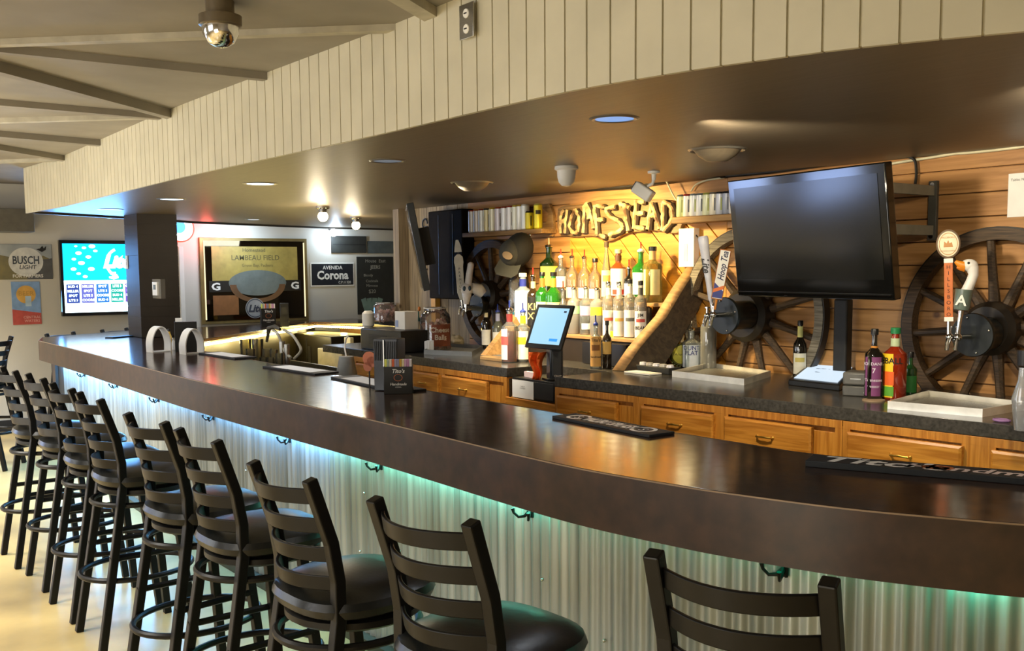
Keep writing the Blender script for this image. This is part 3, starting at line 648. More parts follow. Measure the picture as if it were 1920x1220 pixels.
def bottle(cx, where, ytop, w, shape, g, label, cap='black', pour=None, lb=None, neck=None, liquid=None, text=None, ybase=None, D=None, dens=.25, square=False, cat='bottle', grp='liquor bottles on the stepped shelf', name='bottle', lab_off=0, tcol='2a2622', shadow=None):
    if where == 'c':
        p = Zp(cx, ybase, CTZ); z0 = CTZ; lim = WALLY - .065
        if p.y > lim: p = Dp(cx, ybase, lim)
    else:
        z0 = {'2': T2Z, '3': T3Z, 'w': CTZ, 'b': BARZ}[where]; p = Dp(cx, 600, D or {'2': 4.48, '3': 4.66}[where])
    p = Vector((p.x, p.y, z0)); top = Dp(cx, ytop, p.y).z
    capH = {'steel': .02, 'cork': .03}.get(cap, .022); H_ = top - z0; pourH = .055 if pour else 0
    Hb = H_ - pourH - (0 if pour else capH * .3)
    R = w / 2 * scl(p) * 1.0
    t = thing(name, label, cat, tuple(p), (0, 0, 0), grp)
    gm = glass('glass_%s_%d' % (g, int(dens * 100)), g, dens)
    prof = [(r * R, h * Hb) for r, h in SHAPES[shape]]
    if square:
        mb = MB(); K = 24; P = []; F = []
        for i in range(K):
            an = 2 * math.pi * i / K + facing(p); 
            for r, h in prof:
                e = 1 if r < .4 * R else (abs(math.cos(an - facing(p) - .3)) ** 6 + abs(math.sin(an - facing(p) - .3)) ** 6) ** (-1 / 6) * .92
                P.append(Vector((r * e * math.cos(an), r * e * math.sin(an), h)))
        m_ = len(prof)
        for i in range(K):
            for q in range(m_ - 1): F.append((i * m_ + q, ((i + 1) % K) * m_ + q, ((i + 1) % K) * m_ + q + 1, i * m_ + q + 1))
        mb._add(P, F).build('glass_body', gm, t)
    else: MB().lathe(prof, 18).build('glass_body', gm, t)
    a = facing(p) + lab_off
    if liquid:
        lv, lc = liquid; pr = [(0, .004)] + [(r * R * .93, max(h * Hb, .005)) for r, h in SHAPES[shape] if r > 0 and h <= lv]; pr += [(pr[-1][0], lv * Hb), (0, lv * Hb)]
        MB().lathe(pr, 16).build('liquid', glass('liquid_' + lc, lc, .55, .1), t)
    if lb:
        z_0, z_1, col = lb[:3]; lab(t, R * (1.03 if square else 1), z_0 * Hb, z_1 * Hb, col, a, .62 if lab_off < -.5 else 1.05)
        if len(lb) > 3:
            for z_2, z_3, c2 in lb[3:]: lab(t, R * (1.03 if square else 1) + .0008, z_2 * Hb, z_3 * Hb, c2, a, .7)
        if text:
            for tx, zz, hh in text:
                M_ = Matrix.Translation((0, 0, zz * Hb)) @ Matrix.Rotation(a + math.pi / 2, 4, 'Z') @ Matrix.Rotation(math.pi / 2, 4, 'X')
                MB().text(tx, hh * Hb, M=M_, wrap=R * (1.03 if square else 1) + .0022, bold=.02).build('lettering', mat('ink_' + tcol, tcol, .6), t)
    rn = .34 * R
    if neck: z_0, z_1, col = neck; lab(t, rn * 1.04 + .0008, z_0 * Hb, z_1 * Hb, col, a, math.pi - .01, 'neck_label')
    rc = max(rn * 1.25, .011)
    if pour:
        cm = CAPS[cap]
        MB().lathe([(0, 0), (rc * .95, 0), (rc * 1.05, .006), (rc * .95, .012), (rc * .4, .02), (rc * .3, .022), (0, .022)], 12, (0, 0, Hb * .985)).build('pour_collar', CHROME if cap == 'steel' else cm, t)
        q = -1 if pour[0] == '-' else 1
        MB().tube([(0, 0, Hb * .985 + .018), (0, 0, Hb + .03), (q * .006, -q * .006, Hb + .06)], [.0065, .005, .0045], 8).build('pour_spout', CAPS[pour.strip('-')], t)
    else:
        MB().lathe([(0, capH), (rc * .9, capH), (rc, capH - .003), (rc, -.006), (0, -.006)], 14, (0, 0, Hb * .985)).build('cap', CAPS[cap], t)
    return t
C_, GRN, DGR, BRN, DK_, AMB, FRO, GLD = 'dfe6e2', '2f8a26', '16300f', '8a4a1e', '17140f', 'd98a2e', 'c9c6bf', 'b9a85a'
B = bottle
# top tier, left to right
B(1030, '3', 447, 36, 'liquor', DGR, 'dark green bottle with yellow label and pourer, tallest at the left of the top tier', 'steel', 'tan', (.25, .62, 'f2e04a'), dens=.6)
B(1052, '3', 468, 24, 'vodka', C_, 'clear bottle with white pourer collar, just right of the tall dark green one', 'white', 'red', (.3, .55, 'e9e6dc'), dens=.12)
B(1073, '3', 468, 26, 'squat', 'e8c9a8', 'clear orange-tinted bottle with red-tipped pourer, left of an identical one on top tier', 'steel', 'red', (.05, .3, 'd9d2c4'), dens=.2)
B(1096, '3', 469, 26, 'squat', 'e8c9a8', 'clear orange-tinted bottle with red-tipped pourer, right of its twin', 'steel', 'red', (.05, .3, 'd9d2c4'), dens=.2)
B(1116, '3', 487, 26, 'squat', 'e8c9a8', 'clear bottle with flat black cap right of the twin pourers', 'black', None, (.05, .3, 'd9d2c4'), dens=.2)
B(1137, '3', 457, 21, 'cone', 'e0d9b8', 'tall slender clear bottle with pale gold label and dark stopper', 'cork', None, (.08, .55, 'ede3a6', (.35, .46, 'c99a52')), dens=.2)
B(1159, '3', 470, 32, 'liquor', BRN, 'round-shouldered brown whiskey bottle with large white label', 'tan', None, (.12, .66, 'f1efe8', (.14, .24, 'd94a34')), (.82, .93, '54341f'), dens=.75)
B(1179, '3', 488, 20, 'liquor', DK_, 'black bottle with chrome pourer between whiskey and green bottles', 'steel', 'red', (.18, .55, 'e8e6e2'), dens=.85)
B(1201, '3', 455, 33, 'liquor', GRN, 'big bright green bottle with white label and red pour spout', 'white', 'red', (.15, .58, 'f2f2ee'), dens=.55)
B(1223, '3', 465, 36, 'vodka', GLD, 'broad bottle with cream label and tan neck, far right of top tier', 'black', None, (.14, .62, 'e6dfa6'), (.8, .97, 'd2a871'), dens=.35, square=True)
# middle tier
B(981, '2', 514, 35, 'vodka', 'cfdce6', 'frosted clear bottle with blue neck and silvery label below the cap', 'white', None, (.12, .72, 'dfe9ee'), (.79, .93, '2c3aa0'), dens=.45)
B(1000, '2', 503, 24, 'liquor', '3a2c18', 'dark bottle with black label and gold letters, red pourer', 'steel', 'red', (.1, .62, '1b1a18'), (.78, .9, 'd9cfa0'), dens=.8, text=[('KK', .45, .12), ('XT', .28, .12)], tcol='d9c88a')
B(1017, '2', 512, 26, 'liquor', GRN, 'green bottle with orange and white neck, left of two behind the tablet', 'black', None, (.08, .52, 'f0e6c0'), (.78, .93, 'e8752a'), dens=.5)
B(1038, '2', 512, 30, 'liquor', GRN, 'green bottle with orange and white neck, right of two behind the tablet', 'black', None, (.08, .52, 'f2d9a0'), (.78, .93, 'f0862c'), dens=.5)
B(1056, '2', 528, 22, 'squat', C_, 'clear bottle with orange-red drink left in its neck bulb and white label', 'steel', 'red', (.1, .42, 'f3eeee'), None, (.3, 'd9602a'), dens=.12)
B(1077, '2', 526, 27, 'vodka', FRO, 'frosted clear bottle with green label patch behind the tablet corner', 'steel', 'tan', (.45, .62, 'a9dba6'), dens=.4)
B(1099, '2', 525, 25, 'vodka', C_, 'clear vodka bottle with pink label above a plain white patch', 'steel', 'tan', (.42, .62, 'f3b8d4', (.12, .25, 'f6f4f2')), dens=.18)
B(1120, '2', 527, 29, 'vodka', FRO, 'frosted clear bottle with bright yellow label', 'steel', 'tan', (.44, .62, 'f2e63a'), dens=.4)
for i, (x, yt, cp, lbx, nk) in enumerate([(1141, 530, 'steel', 'f1efe9', 'f4f4f2'), (1161, 530, 'steel', 'eeece6', 'f4f4f2'), (1181, 526, 'black', 'f3f1ec', 'eceae6'), (1201, 529, 'black', 'f1efe9', '55534c')]):
    B(x, '2', yt, 24, 'vodka', 'e6dfcf', ['clear bottle with white neck and big white label, first of four in a row', 'clear bottle with white neck and big white label, second of four in a row', 'white-labelled clear bottle with black cap, third of four in a row', 'white-labelled bottle with black cap and dark neck, last of four in a row'][i], cp, None, (.02, .5, lbx, (.30, .36, ['d9624a', 'e0b060', '6a6a66', 'c9524a'][i])), (.72, .92, nk), dens=.25,
      text=[('JIM', .43, .06), ('BEAM', .2, .06)] if i == 3 else None)
# counter row below the tiers
B(1117, 'c', 592, 22, 'vodka', C_, 'clear bottle with tall tan paper label and round emblem', 'blue', 'blue', (.06, .74, 'd9a860', (.42, .55, '8a5a2a')), ybase=691, dens=.2, text=[("Tito's", .66, .07), ('Handmade', .28, .05)], grp='bottles standing on the back counter')
B(1138, 'c', 604, 18, 'liquor', '2a2018', 'dark wine-coloured bottle with tan label beside the tan-labelled one', 'black', None, (.32, .6, 'd9b060'), ybase=690, dens=.85, grp='bottles standing on the back counter')
B(1153, 'c', 580, 19, 'liquor', C_, 'clear bottle with tall bright yellow arched label', 'white', None, (.22, .62, 'ecec20', (.42, .47, '3a6a2a')), ybase=682, dens=.2, grp='bottles standing on the back counter')
B(1171, 'c', 588, 24, 'squat', C_, 'unlabelled clear bottle against the leaning slab', 'steel', None, None, (.7, .95, 'd9a060'), ybase=672, dens=.2, grp='bottles standing on the back counter')
B(912, 'c', 573, 19, 'wine', DK_, 'dark wine bottle with white label and cork, leftmost on the counter', 'cork', None, (.08, .45, 'eceef0'), (.68, .86, 'e8e4d0'), ybase=652, dens=.85, grp='bottles standing on the back counter')
B(934, 'c', 571, 22, 'wine', '8a9088', 'bottle with lavender neck and blue spout, second from the left on the counter', 'blue', 'blue', (.1, .46, 'e9e8e6'), (.74, .95, 'a9b0dc'), ybase=654, dens=.4, grp='bottles standing on the back counter')
B(956, 'c', 565, 31, 'liquor', C_, 'bottle of orange drink with white label and red ring, at the counter corner', 'steel', 'blue', (.06, .64, 'f3efe8', (.34, .5, 'e0645a')), (.76, .92, '8f3430'), (.6, 'ff7d1a'), ybase=679, dens=.12, lab_off=-.9, grp='bottles standing on the back counter', D=None)
B(966, 'c', 563, 22, 'liquor', C_, 'clear bottle with teal neck and red pourer behind the orange drink', 'black', 'red', None, (.72, .9, '3fb9b4'), ybase=662, dens=.15, grp='bottles standing on the back counter')
B(981, 'c', 569, 27, 'liquor', C_, 'clear bottle with yellow neck and yellow round mark on white label', 'blue', 'blue', (.06, .62, 'f3f1e8', (.36, .5, 'e8e038')), (.74, .92, 'f0e42e'), ybase=678, dens=.15, lab_off=-.3, grp='bottles standing on the back counter')
B(994, 'c', 600, 20, 'squat', C_, 'plain clear bottle half hidden behind the tablet left edge', 'steel', None, (.1, .3, 'd9cda0'), ybase=664, dens=.2, grp='bottles standing on the back counter')
B(966, '2', 508, 24, 'tall', 'd0d0d0', 'tall plain clear glass cylinder bottle under the hanging cap', 'steel', None, None, None, D=4.55, dens=.12)
# right part of counter
B(1296, 'c', 602, 34, 'liquor', C_, 'clear bottle printed with large blue letters beside the faucets', 'steel', 'steel', (.04, .62, 'dce6f2'), ybase=690, dens=.2, text=[('OUNT', .55, .11), ('PLAT', .42, .11)], tcol='2a3f8a', square=True, grp='bottles near the tap handles')
B(1328, 'c', 592, 31, 'tall', '8f8f88', 'tall frosted grey bottle behind the left steel tray', 'cork', None, None, ybase=692, dens=.75, grp='bottles near the tap handles')
B(1499, 'c', 604, 25, 'wine', DK_, 'dark wine bottle with yellow neck and floral white label', 'black', None, (.08, .46, 'e9e6d2', (.3, .38, 'c9b860')), (.68, .95, 'e3dc86'), ybase=708, dens=.85, grp='bottles near the tap handles')
B(1637, 'c', 620, 32, 'liquor', DK_, 'square dark bottle with purple label beside the receipt printer', 'black', None, (.06, .64, '7c3f72'), (.76, .8, 'c9842e'), ybase=748, dens=.85, square=True, text=[('JACK DANIELS', .54, .045), ('7', .44, .07), ('Tennessee', .3, .045), ('WHISKEY', .2, .03)], tcol='e8dcec', grp='bottles near the tap handles')
B(1676, 'c', 618, 43, 'liquor', 'c9401c', 'green-capped bottle of red-orange whiskey with yellow flame label', 'green', None, (.04, .68, 'f0c81c', (.06, .2, '5aa02e'), (.22, .42, 'e8641c')), (.78, .9, 'b9c9a0'), (.66, 'c8401a'), ybase=748, dens=.4, lab_off=-.75, text=[('FIREBALL', .58, .085)], tcol='1c1a14', grp='bottles near the tap handles')
B(1706, 'c', 664, 24, 'liquor', '1c4a22', 'small dark green bottle between red whiskey and right wheel', 'black', None, (.08, .5, '2f7a34'), ybase=740, dens=.85, grp='bottles near the tap handles')
# round flask
p = Zp(1272, 688, CTZ); R = 23 * scl(p); t = thing('round_bottle', 'round green bottle with yellow face and beaded rim by the steel tray', 'bottle', (p.x, p.y + .03, CTZ), (0, 0, facing(p) + math.pi / 2), 'bottles near the tap handles')
MB().lathe([(0, .022), (R * .9, .018), (R, 0), (R * .9, -.018), (0, -.022)], 26, M=Matrix.Translation((0, 0, R * 1.02)) @ Matrix.Rotation(math.pi / 2, 4, 'X')).build('glass_body', glass('glass_amaretto', '5a5a1a', .8), t)
MB().lathe([(0, .0225), (R * .72, .0225), (R * .76, .021)], 26, M=Matrix.Translation((0, 0, R * 1.02)) @ Matrix.Rotation(math.pi / 2, 4, 'X')).build('label', mat('label_ylw', 'd9d65a', .6), t)
mb = MB()
for i in range(26): an = 2 * math.pi * i / 26; mb.sphere((R * math.cos(an), 0, R * 1.02 + R * math.sin(an)), .0055, 6)
mb.build('beaded_rim', mat('bead_green', '8a9a5a', .3), t)
MB().lathe([(0, 0), (.014, 0), (.014, .03), (.017, .03), (.017, .048), (0, .048)], 14, (0, 0, R * 2)).build('cap', CAPS['tan'], t)
MB().text('Amaretto', .016, (0, R * 1.05), M=Matrix.Translation((0, -.024, 0)) @ Matrix.Rotation(math.pi / 2, 4, 'X'), shear=.3).build('lettering', mat('ink_g', '3a3a12'), t)
# ================================================================== WAGON WHEELS
def wheel(cx, cy, D, R, label, hub=.13, n=12, rot=0, axle=.10, rim=None):
    p = Dp(cx, cy, D); t = thing('wagon_wheel', label, 'wheel', (p.x, D, p.z), BW, 'wagon wheels on the wood wall')
    MB().lathe([(R - .055, -.03), (R, -.03), (R, .03), (R - .055, .03), (R - .055, -.03)], 60).build('rim', rim or BARK, t)
    MB().lathe([(R, -.026), (R + .008, -.026), (R + .008, .026), (R, .026)], 60).build('tyre', mat('tyre_iron', '3d3934', .45, .6), t)
    for k in range(n):
        a = 2 * math.pi * k / n + rot; MB().tube([(hub * .7 * math.cos(a), hub * .7 * math.sin(a), 0), ((hub + .1) * math.cos(a), (hub + .1) * math.sin(a), .0), ((R - .05) * math.cos(a), (R - .05) * math.sin(a), 0)], [.03, .022, .019], 8).build('spoke', BARK, t)
    MB().lathe([(0, axle), (hub * .82, axle), (hub, axle - .03), (hub, .0), (hub * .9, -.04), (0, -.04)], 32).build('hub', mat('hub_dark', '2a231b', .45), t)
    return t
wheel(925, 553, WALLY - .06, .44, 'dark wagon wheel on the wall behind the hanging cap', .12, 12, .1)
wheel(1409, 590, WALLY - .06, .525, 'wagon wheel with weathered pale rim, partly behind the television', .16, 12, .26, rim=wood('weathered_rim', '8f8672', '5c5342', 'x', .6, False, 3))
wheel(1868, 615, WALLY - .06, .48, 'dark wagon wheel at the right picture edge behind the goose tap', .13, 12, .1)
# ================================================================== TAP TOWERS
DRUM = mat('tap_drum_green_black', '141a19', .35, 0, .1)
def tower(cx, cy, Dp_, hubx, r, label, fx):
    """drum out of the wheel hub with faucets; fx = list of (px,py) faucet bodies"""
    p = Dp(cx, cy, Dp_); t = thing('tap_drum', label, 'beer tap', (p.x, Dp_, p.z), BW, 'tap drums on the wheel hubs')
    back = (WALLY - .17) - Dp_
    MB().lathe([(0, 0), (r, 0), (r * 1.03, -.006), (r * 1.03, -.018), (r * .8, -.02), (r * .8, -back), (0, -back)], 40).build('plate', DRUM, t)
    for k in range(4): a = .3 + k * math.pi / 2; MB().sphere((r * .85 * math.cos(a), r * .85 * math.sin(a), .002), .006, 8).build('bolt', CHROME, t)
    for k, (x, y) in enumerate(fx):
        q = Dp(x, y, Dp_ - .09); u, v = q.x - p.x, q.z - p.z
        b = MB(); b.cyl((u * .7, v, 0), (u, v, .085), .011); b.sphere((u, v, .09), .019, 10); b.cyl((u, v - .01, .09), (u, v + .05, .09), .009, .007); b.tube([(u, v, .095), (u, v - .03, .11), (u, v - .06, .115)], [.012, .011, .009], 10); b.cyl((u, v + .045, .09), (u, v + .052, .09), .014)
        b.build('faucet', CHROME, t)
    return t
tower(1357, 592, 4.43, 1409, .105, 'round dark tap drum with two chrome faucets, left of the television base', [(1326, 592), (1338, 590)])
tower(1822, 628, 4.49, 1868, .10, 'round dark tap drum with two chrome faucets under the goose handle', [(1781, 632), (1797, 632)])
tower(893, 572, 4.56, 925, .09, 'round dark tap drum in front of the left wagon wheel', [(866, 575), (872, 580)])
def face_mat(p, lean=0): # local frame facing the camera-ish: x right, y up, z toward viewer
    a = facing(p) + math.pi / 2 + lean; return Matrix.Translation(p) @ Matrix.Rotation(a, 4, 'Z') @ Matrix.Rotation(math.pi / 2, 4, 'X')
HG = 'beer tap handles'
def hthing(name, x, y, D, label, tilt=0, turn=0):
    p = Dp(x, y, D); t = thing(name, label, 'tap handle', group=HG); s = scl(p)
    t.matrix_world = Matrix.Translation(p) @ Matrix.Rotation(facing(p) + math.pi / 2 + turn, 4, 'Z') @ Matrix.Rotation(math.pi / 2, 4, 'X') @ Matrix.Rotation(tilt, 4, 'Z'); return t, s
# white bat-shaped handle
t, s = hthing('beer_tap', 1336, 584, 4.34, 'white tapered bat-shaped tap handle with dark script', .135)
MB().lathe([(0, 0), (.008, 0), (.010, 20 * s), (.016, 24 * s), (.0165, 50 * s), (.030, 134 * s), (.030, 138 * s), (.024, 142 * s), (0, 142 * s)], 20, M=Matrix.Rotation(-math.pi / 2, 4, 'X')).build('shaft', mat('handle_white', 'e6e6ee', .3), t)
MB().lathe([(0, 0), (.012, 0), (.012, 14 * s), (0, 14 * s)], 12, M=Matrix.Rotation(-math.pi / 2, 4, 'X')).build('ferrule', CHROME, t)
MB().text('Lite', 13 * s, M=Matrix.Translation((-.003, 88 * s, .022)) @ Matrix.Rotation(-math.pi / 2, 4, 'Z'), shear=.3, bold=.04).build('lettering', mat('ink_dark', '22242c', .5), t)
# tall panel handle
t, s = hthing('beer_tap', 1340, 580, 4.30, 'orange-edged panel tap handle with navy script on white', -.17)
MB().cyl((0, 0, 0), (0, 22 * s, 0), .007).build('ferrule', mat('orange_ferrule', 'd98a2a', .4), t)
MB().box((0, 66 * s, 0), (21 * s, 94 * s, .022)).build('panel', mat('handle_orange_wood', 'b5703a', .45), t, bevel=.004)
MB().box((0, 66 * s, .0115), (18 * s, 90 * s, .001)).build('face', WHITEP, t)
MB().prism([(-9 * s, 22 * s), (9 * s, 22 * s), (9 * s, 36 * s), (-9 * s, 50 * s)], .012, .0128).build('stripe', mat('navy', '2f3a8a', .5), t)
MB().prism([(-9 * s, 31 * s), (9 * s, 40 * s), (9 * s, 47 * s), (-9 * s, 38 * s)], .0128, .0134).build('stripe', mat('orange_ink', 'e8762a', .5), t)
MB().text('Hoop Tea', 11.5 * s, M=Matrix.Translation((0, 82 * s, .013)) @ Matrix.Rotation(math.pi / 2, 4, 'Z'), shear=.35, bold=.03, sx=.8).build('lettering', mat('navy_text', '262b55', .5), t)
# oval-topped long orange handle
t, s = hthing('beer_tap', 1779, 618, 4.36, 'long orange tap handle with cream oval top and vertical letters', .035)
MB().cyl((0, -8 * s, 0), (0, 22 * s, 0), .010, .007).build('ferrule', CHROME, t)
MB().box((0, 74 * s, 0), (15 * s, 116 * s, .018)).build('bar', mat('handle_orange', 'd0733a', .5), t, bevel=.002)
for y0 in (20, 129): MB().box((0, y0 * s, .001), (15.6 * s, 8 * s, .0185)).build('band', WHITEP, t)
for k, ch in enumerate('HILLSBORO'): MB().text(ch, 7 * s, (0, (117 - k * 11) * s, .0095)).build('letter', mat('ink_brown', '4a2414', .6), t)
MB().lathe([(0, -.02), (20 * s, -.02), (21 * s, -.008), (21 * s, .004), (19 * s, .008), (0, .008)], 30, c=(0, 0, 0), M=Matrix.Translation((0, 160 * s, 0)) @ Matrix.Diagonal((1, 1.28, 1, 1))).build('oval', mat('oval_brown', '7a6450', .5), t)
MB().lathe([(0, .0085), (18 * s, .0085)], 30, M=Matrix.Translation((0, 160 * s, 0)) @ Matrix.Diagonal((1, 1.3, 1, 1))).build('oval_face', mat('oval_cream', 'efe2c2', .6), t)
m = MB(); m.lathe([(15 * s, .0095), (16 * s, .0095)], 30, M=Matrix.Translation((0, 160 * s, 0)) @ Matrix.Diagonal((1, 1.3, 1, 1))); m.prism([(-8 * s, 154 * s), (8 * s, 154 * s), (6 * s, 163 * s), (2 * s, 161 * s), (0, 167 * s), (-3 * s, 161 * s), (-7 * s, 165 * s)], .009, .0098)
m.text('HILLSBORO', 3.2 * s, (0, 172 * s, .009)); m.text('BREWING COMPANY', 2 * s, (0, 147 * s, .009)); m.build('emblem', mat('ink_tan', 'c08a52', .6), t)
# goose-head handle
t, s = hthing('goose_beer_tap', 1797, 618, 4.36, 'goose-head tap handle, orange bill, glass letter collar', -.10)
MB().lathe([(0, -8 * s), (.012, -8 * s), (.009, 8 * s), (.013, 36 * s), (0, 36 * s)], 14, M=Matrix.Rotation(-math.pi / 2, 4, 'X')).build('ferrule', CHROME, t)
MB().lathe([(0, 38 * s), (13 * s, 38 * s), (14.5 * s, 44 * s), (15.5 * s, 76 * s), (12 * s, 76 * s), (0, 74 * s)], 20, M=Matrix.Rotation(-math.pi / 2, 4, 'X')).build('glass_collar', mat('collar_grey_green', '66736a', .2), t)
MB().text('A', 19 * s, (-.006, 56 * s, 15.8 * s), bold=.03).build('letter', WHITEP, t)
NW = mat('goose_white', 'e6e2dc', .4)
neck = [(4 * s, 72 * s, 0), (9 * s, 90 * s, 0), (12 * s, 104 * s, 0), (9 * s, 116 * s, 0), (4 * s, 122 * s, 0)]
MB().tube(neck, [10 * s, 9 * s, 9 * s, 11 * s, 11 * s], 16).build('neck', NW, t)
MB().sphere((3 * s, 121 * s, 0), 12.5 * s, 14, sc=(1.2, .95, .9)).build('head', NW, t)
MB().tube([(-4 * s, 119 * s, .01), (-13 * s, 121 * s, .014), (-22 * s, 126 * s, .018)], [8 * s, 7 * s, 3 * s], 12, flat=.7).build('bill', mat('bill_orange', 'e08a1c', .4), t)
MB().tube([(-4 * s, 114 * s, .01), (-12 * s, 115 * s, .014), (-18 * s, 115 * s, .018)], [6 * s, 5 * s, 2 * s], 12, flat=.6).build('lower_bill', mat('bill_orange'.replace('bill', 'lowbill'), 'cf7512', .4), t)
MB().sphere((1 * s, 125 * s, 10.5 * s), 2.4 * s, 8).build('eye', BLACKP, t)
# left pair: tall cream handle and skull-like helmet handle
t, s = hthing('beer_tap', 866, 570, 4.46, 'tall cream tap handle with lettered shaft and crystal top', .06)
MB().cyl((0, -8 * s, 0), (0, 12 * s, 0), .008).build('ferrule', CHROME, t)
MB().prism([(-3 * s, 8 * s), (3 * s, 8 * s), (7 * s, 22 * s), (7.5 * s, 70 * s), (9 * s, 78 * s), (8 * s, 88 * s), (3 * s, 93 * s), (-3 * s, 93 * s), (-8 * s, 88 * s), (-9 * s, 78 * s), (-7.5 * s, 70 * s), (-7 * s, 22 * s)], -.01, .01).build('shaft', mat('handle_cream', 'e3e0cf', .4), t, bevel=.003)
for k, ch in enumerate('PREMIUM'): MB().text(ch, 4.5 * s, (0, (66 - k * 6.6) * s, .0105)).build('letter', BLACKP, t)
MB().prism([(-7 * s, 97 * s), (7 * s, 97 * s), (6 * s, 108 * s), (2 * s, 120 * s), (-3 * s, 120 * s), (-6 * s, 106 * s)], -.012, .012).build('crystal_top', mat('crystal', 'd5d8d0', .15), t, bevel=.003)
MB().cyl((0, 92 * s, 0), (0, 99 * s, 0), .005).build('pin', BLACKP, t)
t, s = hthing('beer_tap', 874, 574, 4.42, 'white tap handle shaped like a player figure with helmet', -.06)
MB().cyl((0, -10 * s, 0), (0, 8 * s, 0), .008).build('ferrule', CHROME, t)
MB().tube([(0, 4 * s, 0), (0, 22 * s, 0), (1 * s, 40 * s, 0)], [5 * s, 9 * s, 8 * s], 12).build('stem', NW, t)
MB().sphere((0, 32 * s, 0), 12 * s, 14, sc=(1, 1.05, .9)).build('face', NW, t)
MB().tube([(2 * s, 38 * s, 0), (3 * s, 60 * s, 0), (5 * s, 76 * s, 0)], [7 * s, 6.5 * s, 6 * s], 14).build('raised_arm', NW, t)
MB().sphere((5 * s, 77 * s, 0), 6.2 * s, 10).build('fist', NW, t)
MB().tube([(8 * s, 36 * s, -.01), (22 * s, 32 * s, -.03), (32 * s, 24 * s, -.03)], [9 * s, 12 * s, 9 * s], 14).build('helmet', NW, t)
for u, v in ((-5, 33), (5, 34)): MB().sphere((u * s, v * s, 9.5 * s), 4 * s, 8, sc=(.8, 1.2, .5)).build('eye_socket', mat('ink_blue', '2e4450', .5), t)
# ================================================================== TELEVISION ON SWING ARM
TVC, TVY, TVP, TVW = Vector((-3.061, 4.145, 1.855)), -.152, .138, 1.05; TVH = TVW / 1.68
def tv_part(): pass
tv = thing('television', 'large black flat television, switched off, tilted on a wall arm', 'television')
tv.matrix_world = Matrix.Translation(TVC) @ Matrix.Rotation(TVY, 4, 'Z') @ Matrix.Rotation(math.pi / 2 + TVP, 4, 'X')
GLOSSB = mat('gloss_black', '0d0d0c', .08, 0, .1, spec=.6)
MB().box((0, 0, -.02), (TVW, TVH, .05)).build('bezel', GLOSSB, tv, bevel=.006)
MB().box((0, 0, -.055), (TVW * .8, TVH * .75, .05)).build('rear_housing', BLACKP, tv, bevel=.01)
MB().box((0, .025, .0062), (TVW - .09, TVH - .14, .002)).build('screen', mat('dark_screen', '12120f', .13, 0, .05, spec=.55), tv)
MB().box((0, -TVH / 2 + .025, .010), (TVW * .98, .006, .012)).build('lower_lip', CHROME if False else mat('lip_gloss', '3a3a38', .1, .8), tv)
MB().text('EMERSON'[:0] or '- - -', .010, (-.16, -TVH / 2 - .0 + .012, .006)).build('logo', STEEL, tv)
arm = thing('wall_bracket', 'grey swing arm bracket holding the television to the wall', 'bracket', (Dp(1752, 400, WALLY).x, WALLY, Dp(1752, 395, WALLY).z), BW)
MB().box((0, 0, .012), (.045, .30, .022)).build('wall_plate', mat('plate_grey', '4f4c44', .5), arm, bevel=.002)
GA = mat('arm_grey', '8a8778', .5, .1)
rz = TVC + Vector((.30, .08, 0)) - arm.location; tx, tz = rz.x, -rz.y
for yy in (.10, -.10): MB().box((0, 0, 0), (math.hypot(tx, tz - .03) + .05, .05, .02), M=Matrix.Translation((tx / 2, yy, (tz + .03) / 2)) @ Matrix.Rotation(-math.atan2(tz - .03, tx), 4, 'Y')).build('arm', GA, arm, bevel=.002)
for yy in (.13, -.13): MB().lathe([(0, .03), (.012, .03), (.012, .022)], 12, (0, yy, 0)).build('bolt', CHROME, arm)
# hanging cables
def cable(pxs, D, r, m, label, name='cable', z=None):
    P = [Dp(x, y, D) for x, y in pxs]; return tag(MB().tube(spline(P, 5), r, 6).build(name, m), label, 'cable')
WC = mat('cable_white', 'e8dfb8', .5); BC = mat('cable_black', '25221c', .5)
cable([(1664, 308), (1700, 302), (1740, 296), (1790, 288), (1808, 287), (1860, 282), (1925, 274)], WALLY - .02, .007, WC, 'white cable running along the top of the wood wall, right side')
cable([(1244, 329), (1252, 345), (1262, 365), (1269, 376)], WALLY - .08, .006, WC, 'white cable drooping from the bullet camera to the can shelf')
cable([(1296, 358), (1305, 346), (1325, 338), (1358, 333)], WALLY - .02, .006, WC, 'white cable above the right-hand row of cans')
cable([(1665, 292), (1710, 296), (1718, 320), (1716, 345)], WALLY - .03, .008, BC, 'black cable looping down behind the television bracket')
cable([(1288, 430), (1300, 436), (1312, 450), (1318, 470), (1316, 500)], WALLY - .03, .005, BC, 'thin dark cable beside the white box on the wall')
a = [Dp(x, y, WALLY - .05) for x, y in ((872, 374), (930, 368), (1000, 362), (1080, 354), (1160, 350), (1230, 341), (1300, 328), (1360, 326))]
tag(MB().tube(spline(a, 4), .028, 8, flat=.8).build('cable_bundle', BC), 'thick black bundle of cables sagging along the top of the wood wall', 'cable')
a = [Dp(x, y, WALLY - .04) for x, y in ((1352, 330), (1440, 322), (1540, 308), (1640, 292), (1720, 284), (1830, 272), (1930, 262))]
tag(MB().tube(spline(a, 4), .014, 8).build('cable_bundle', BC), 'thin dark cables along the top of the wall above the television', 'cable')
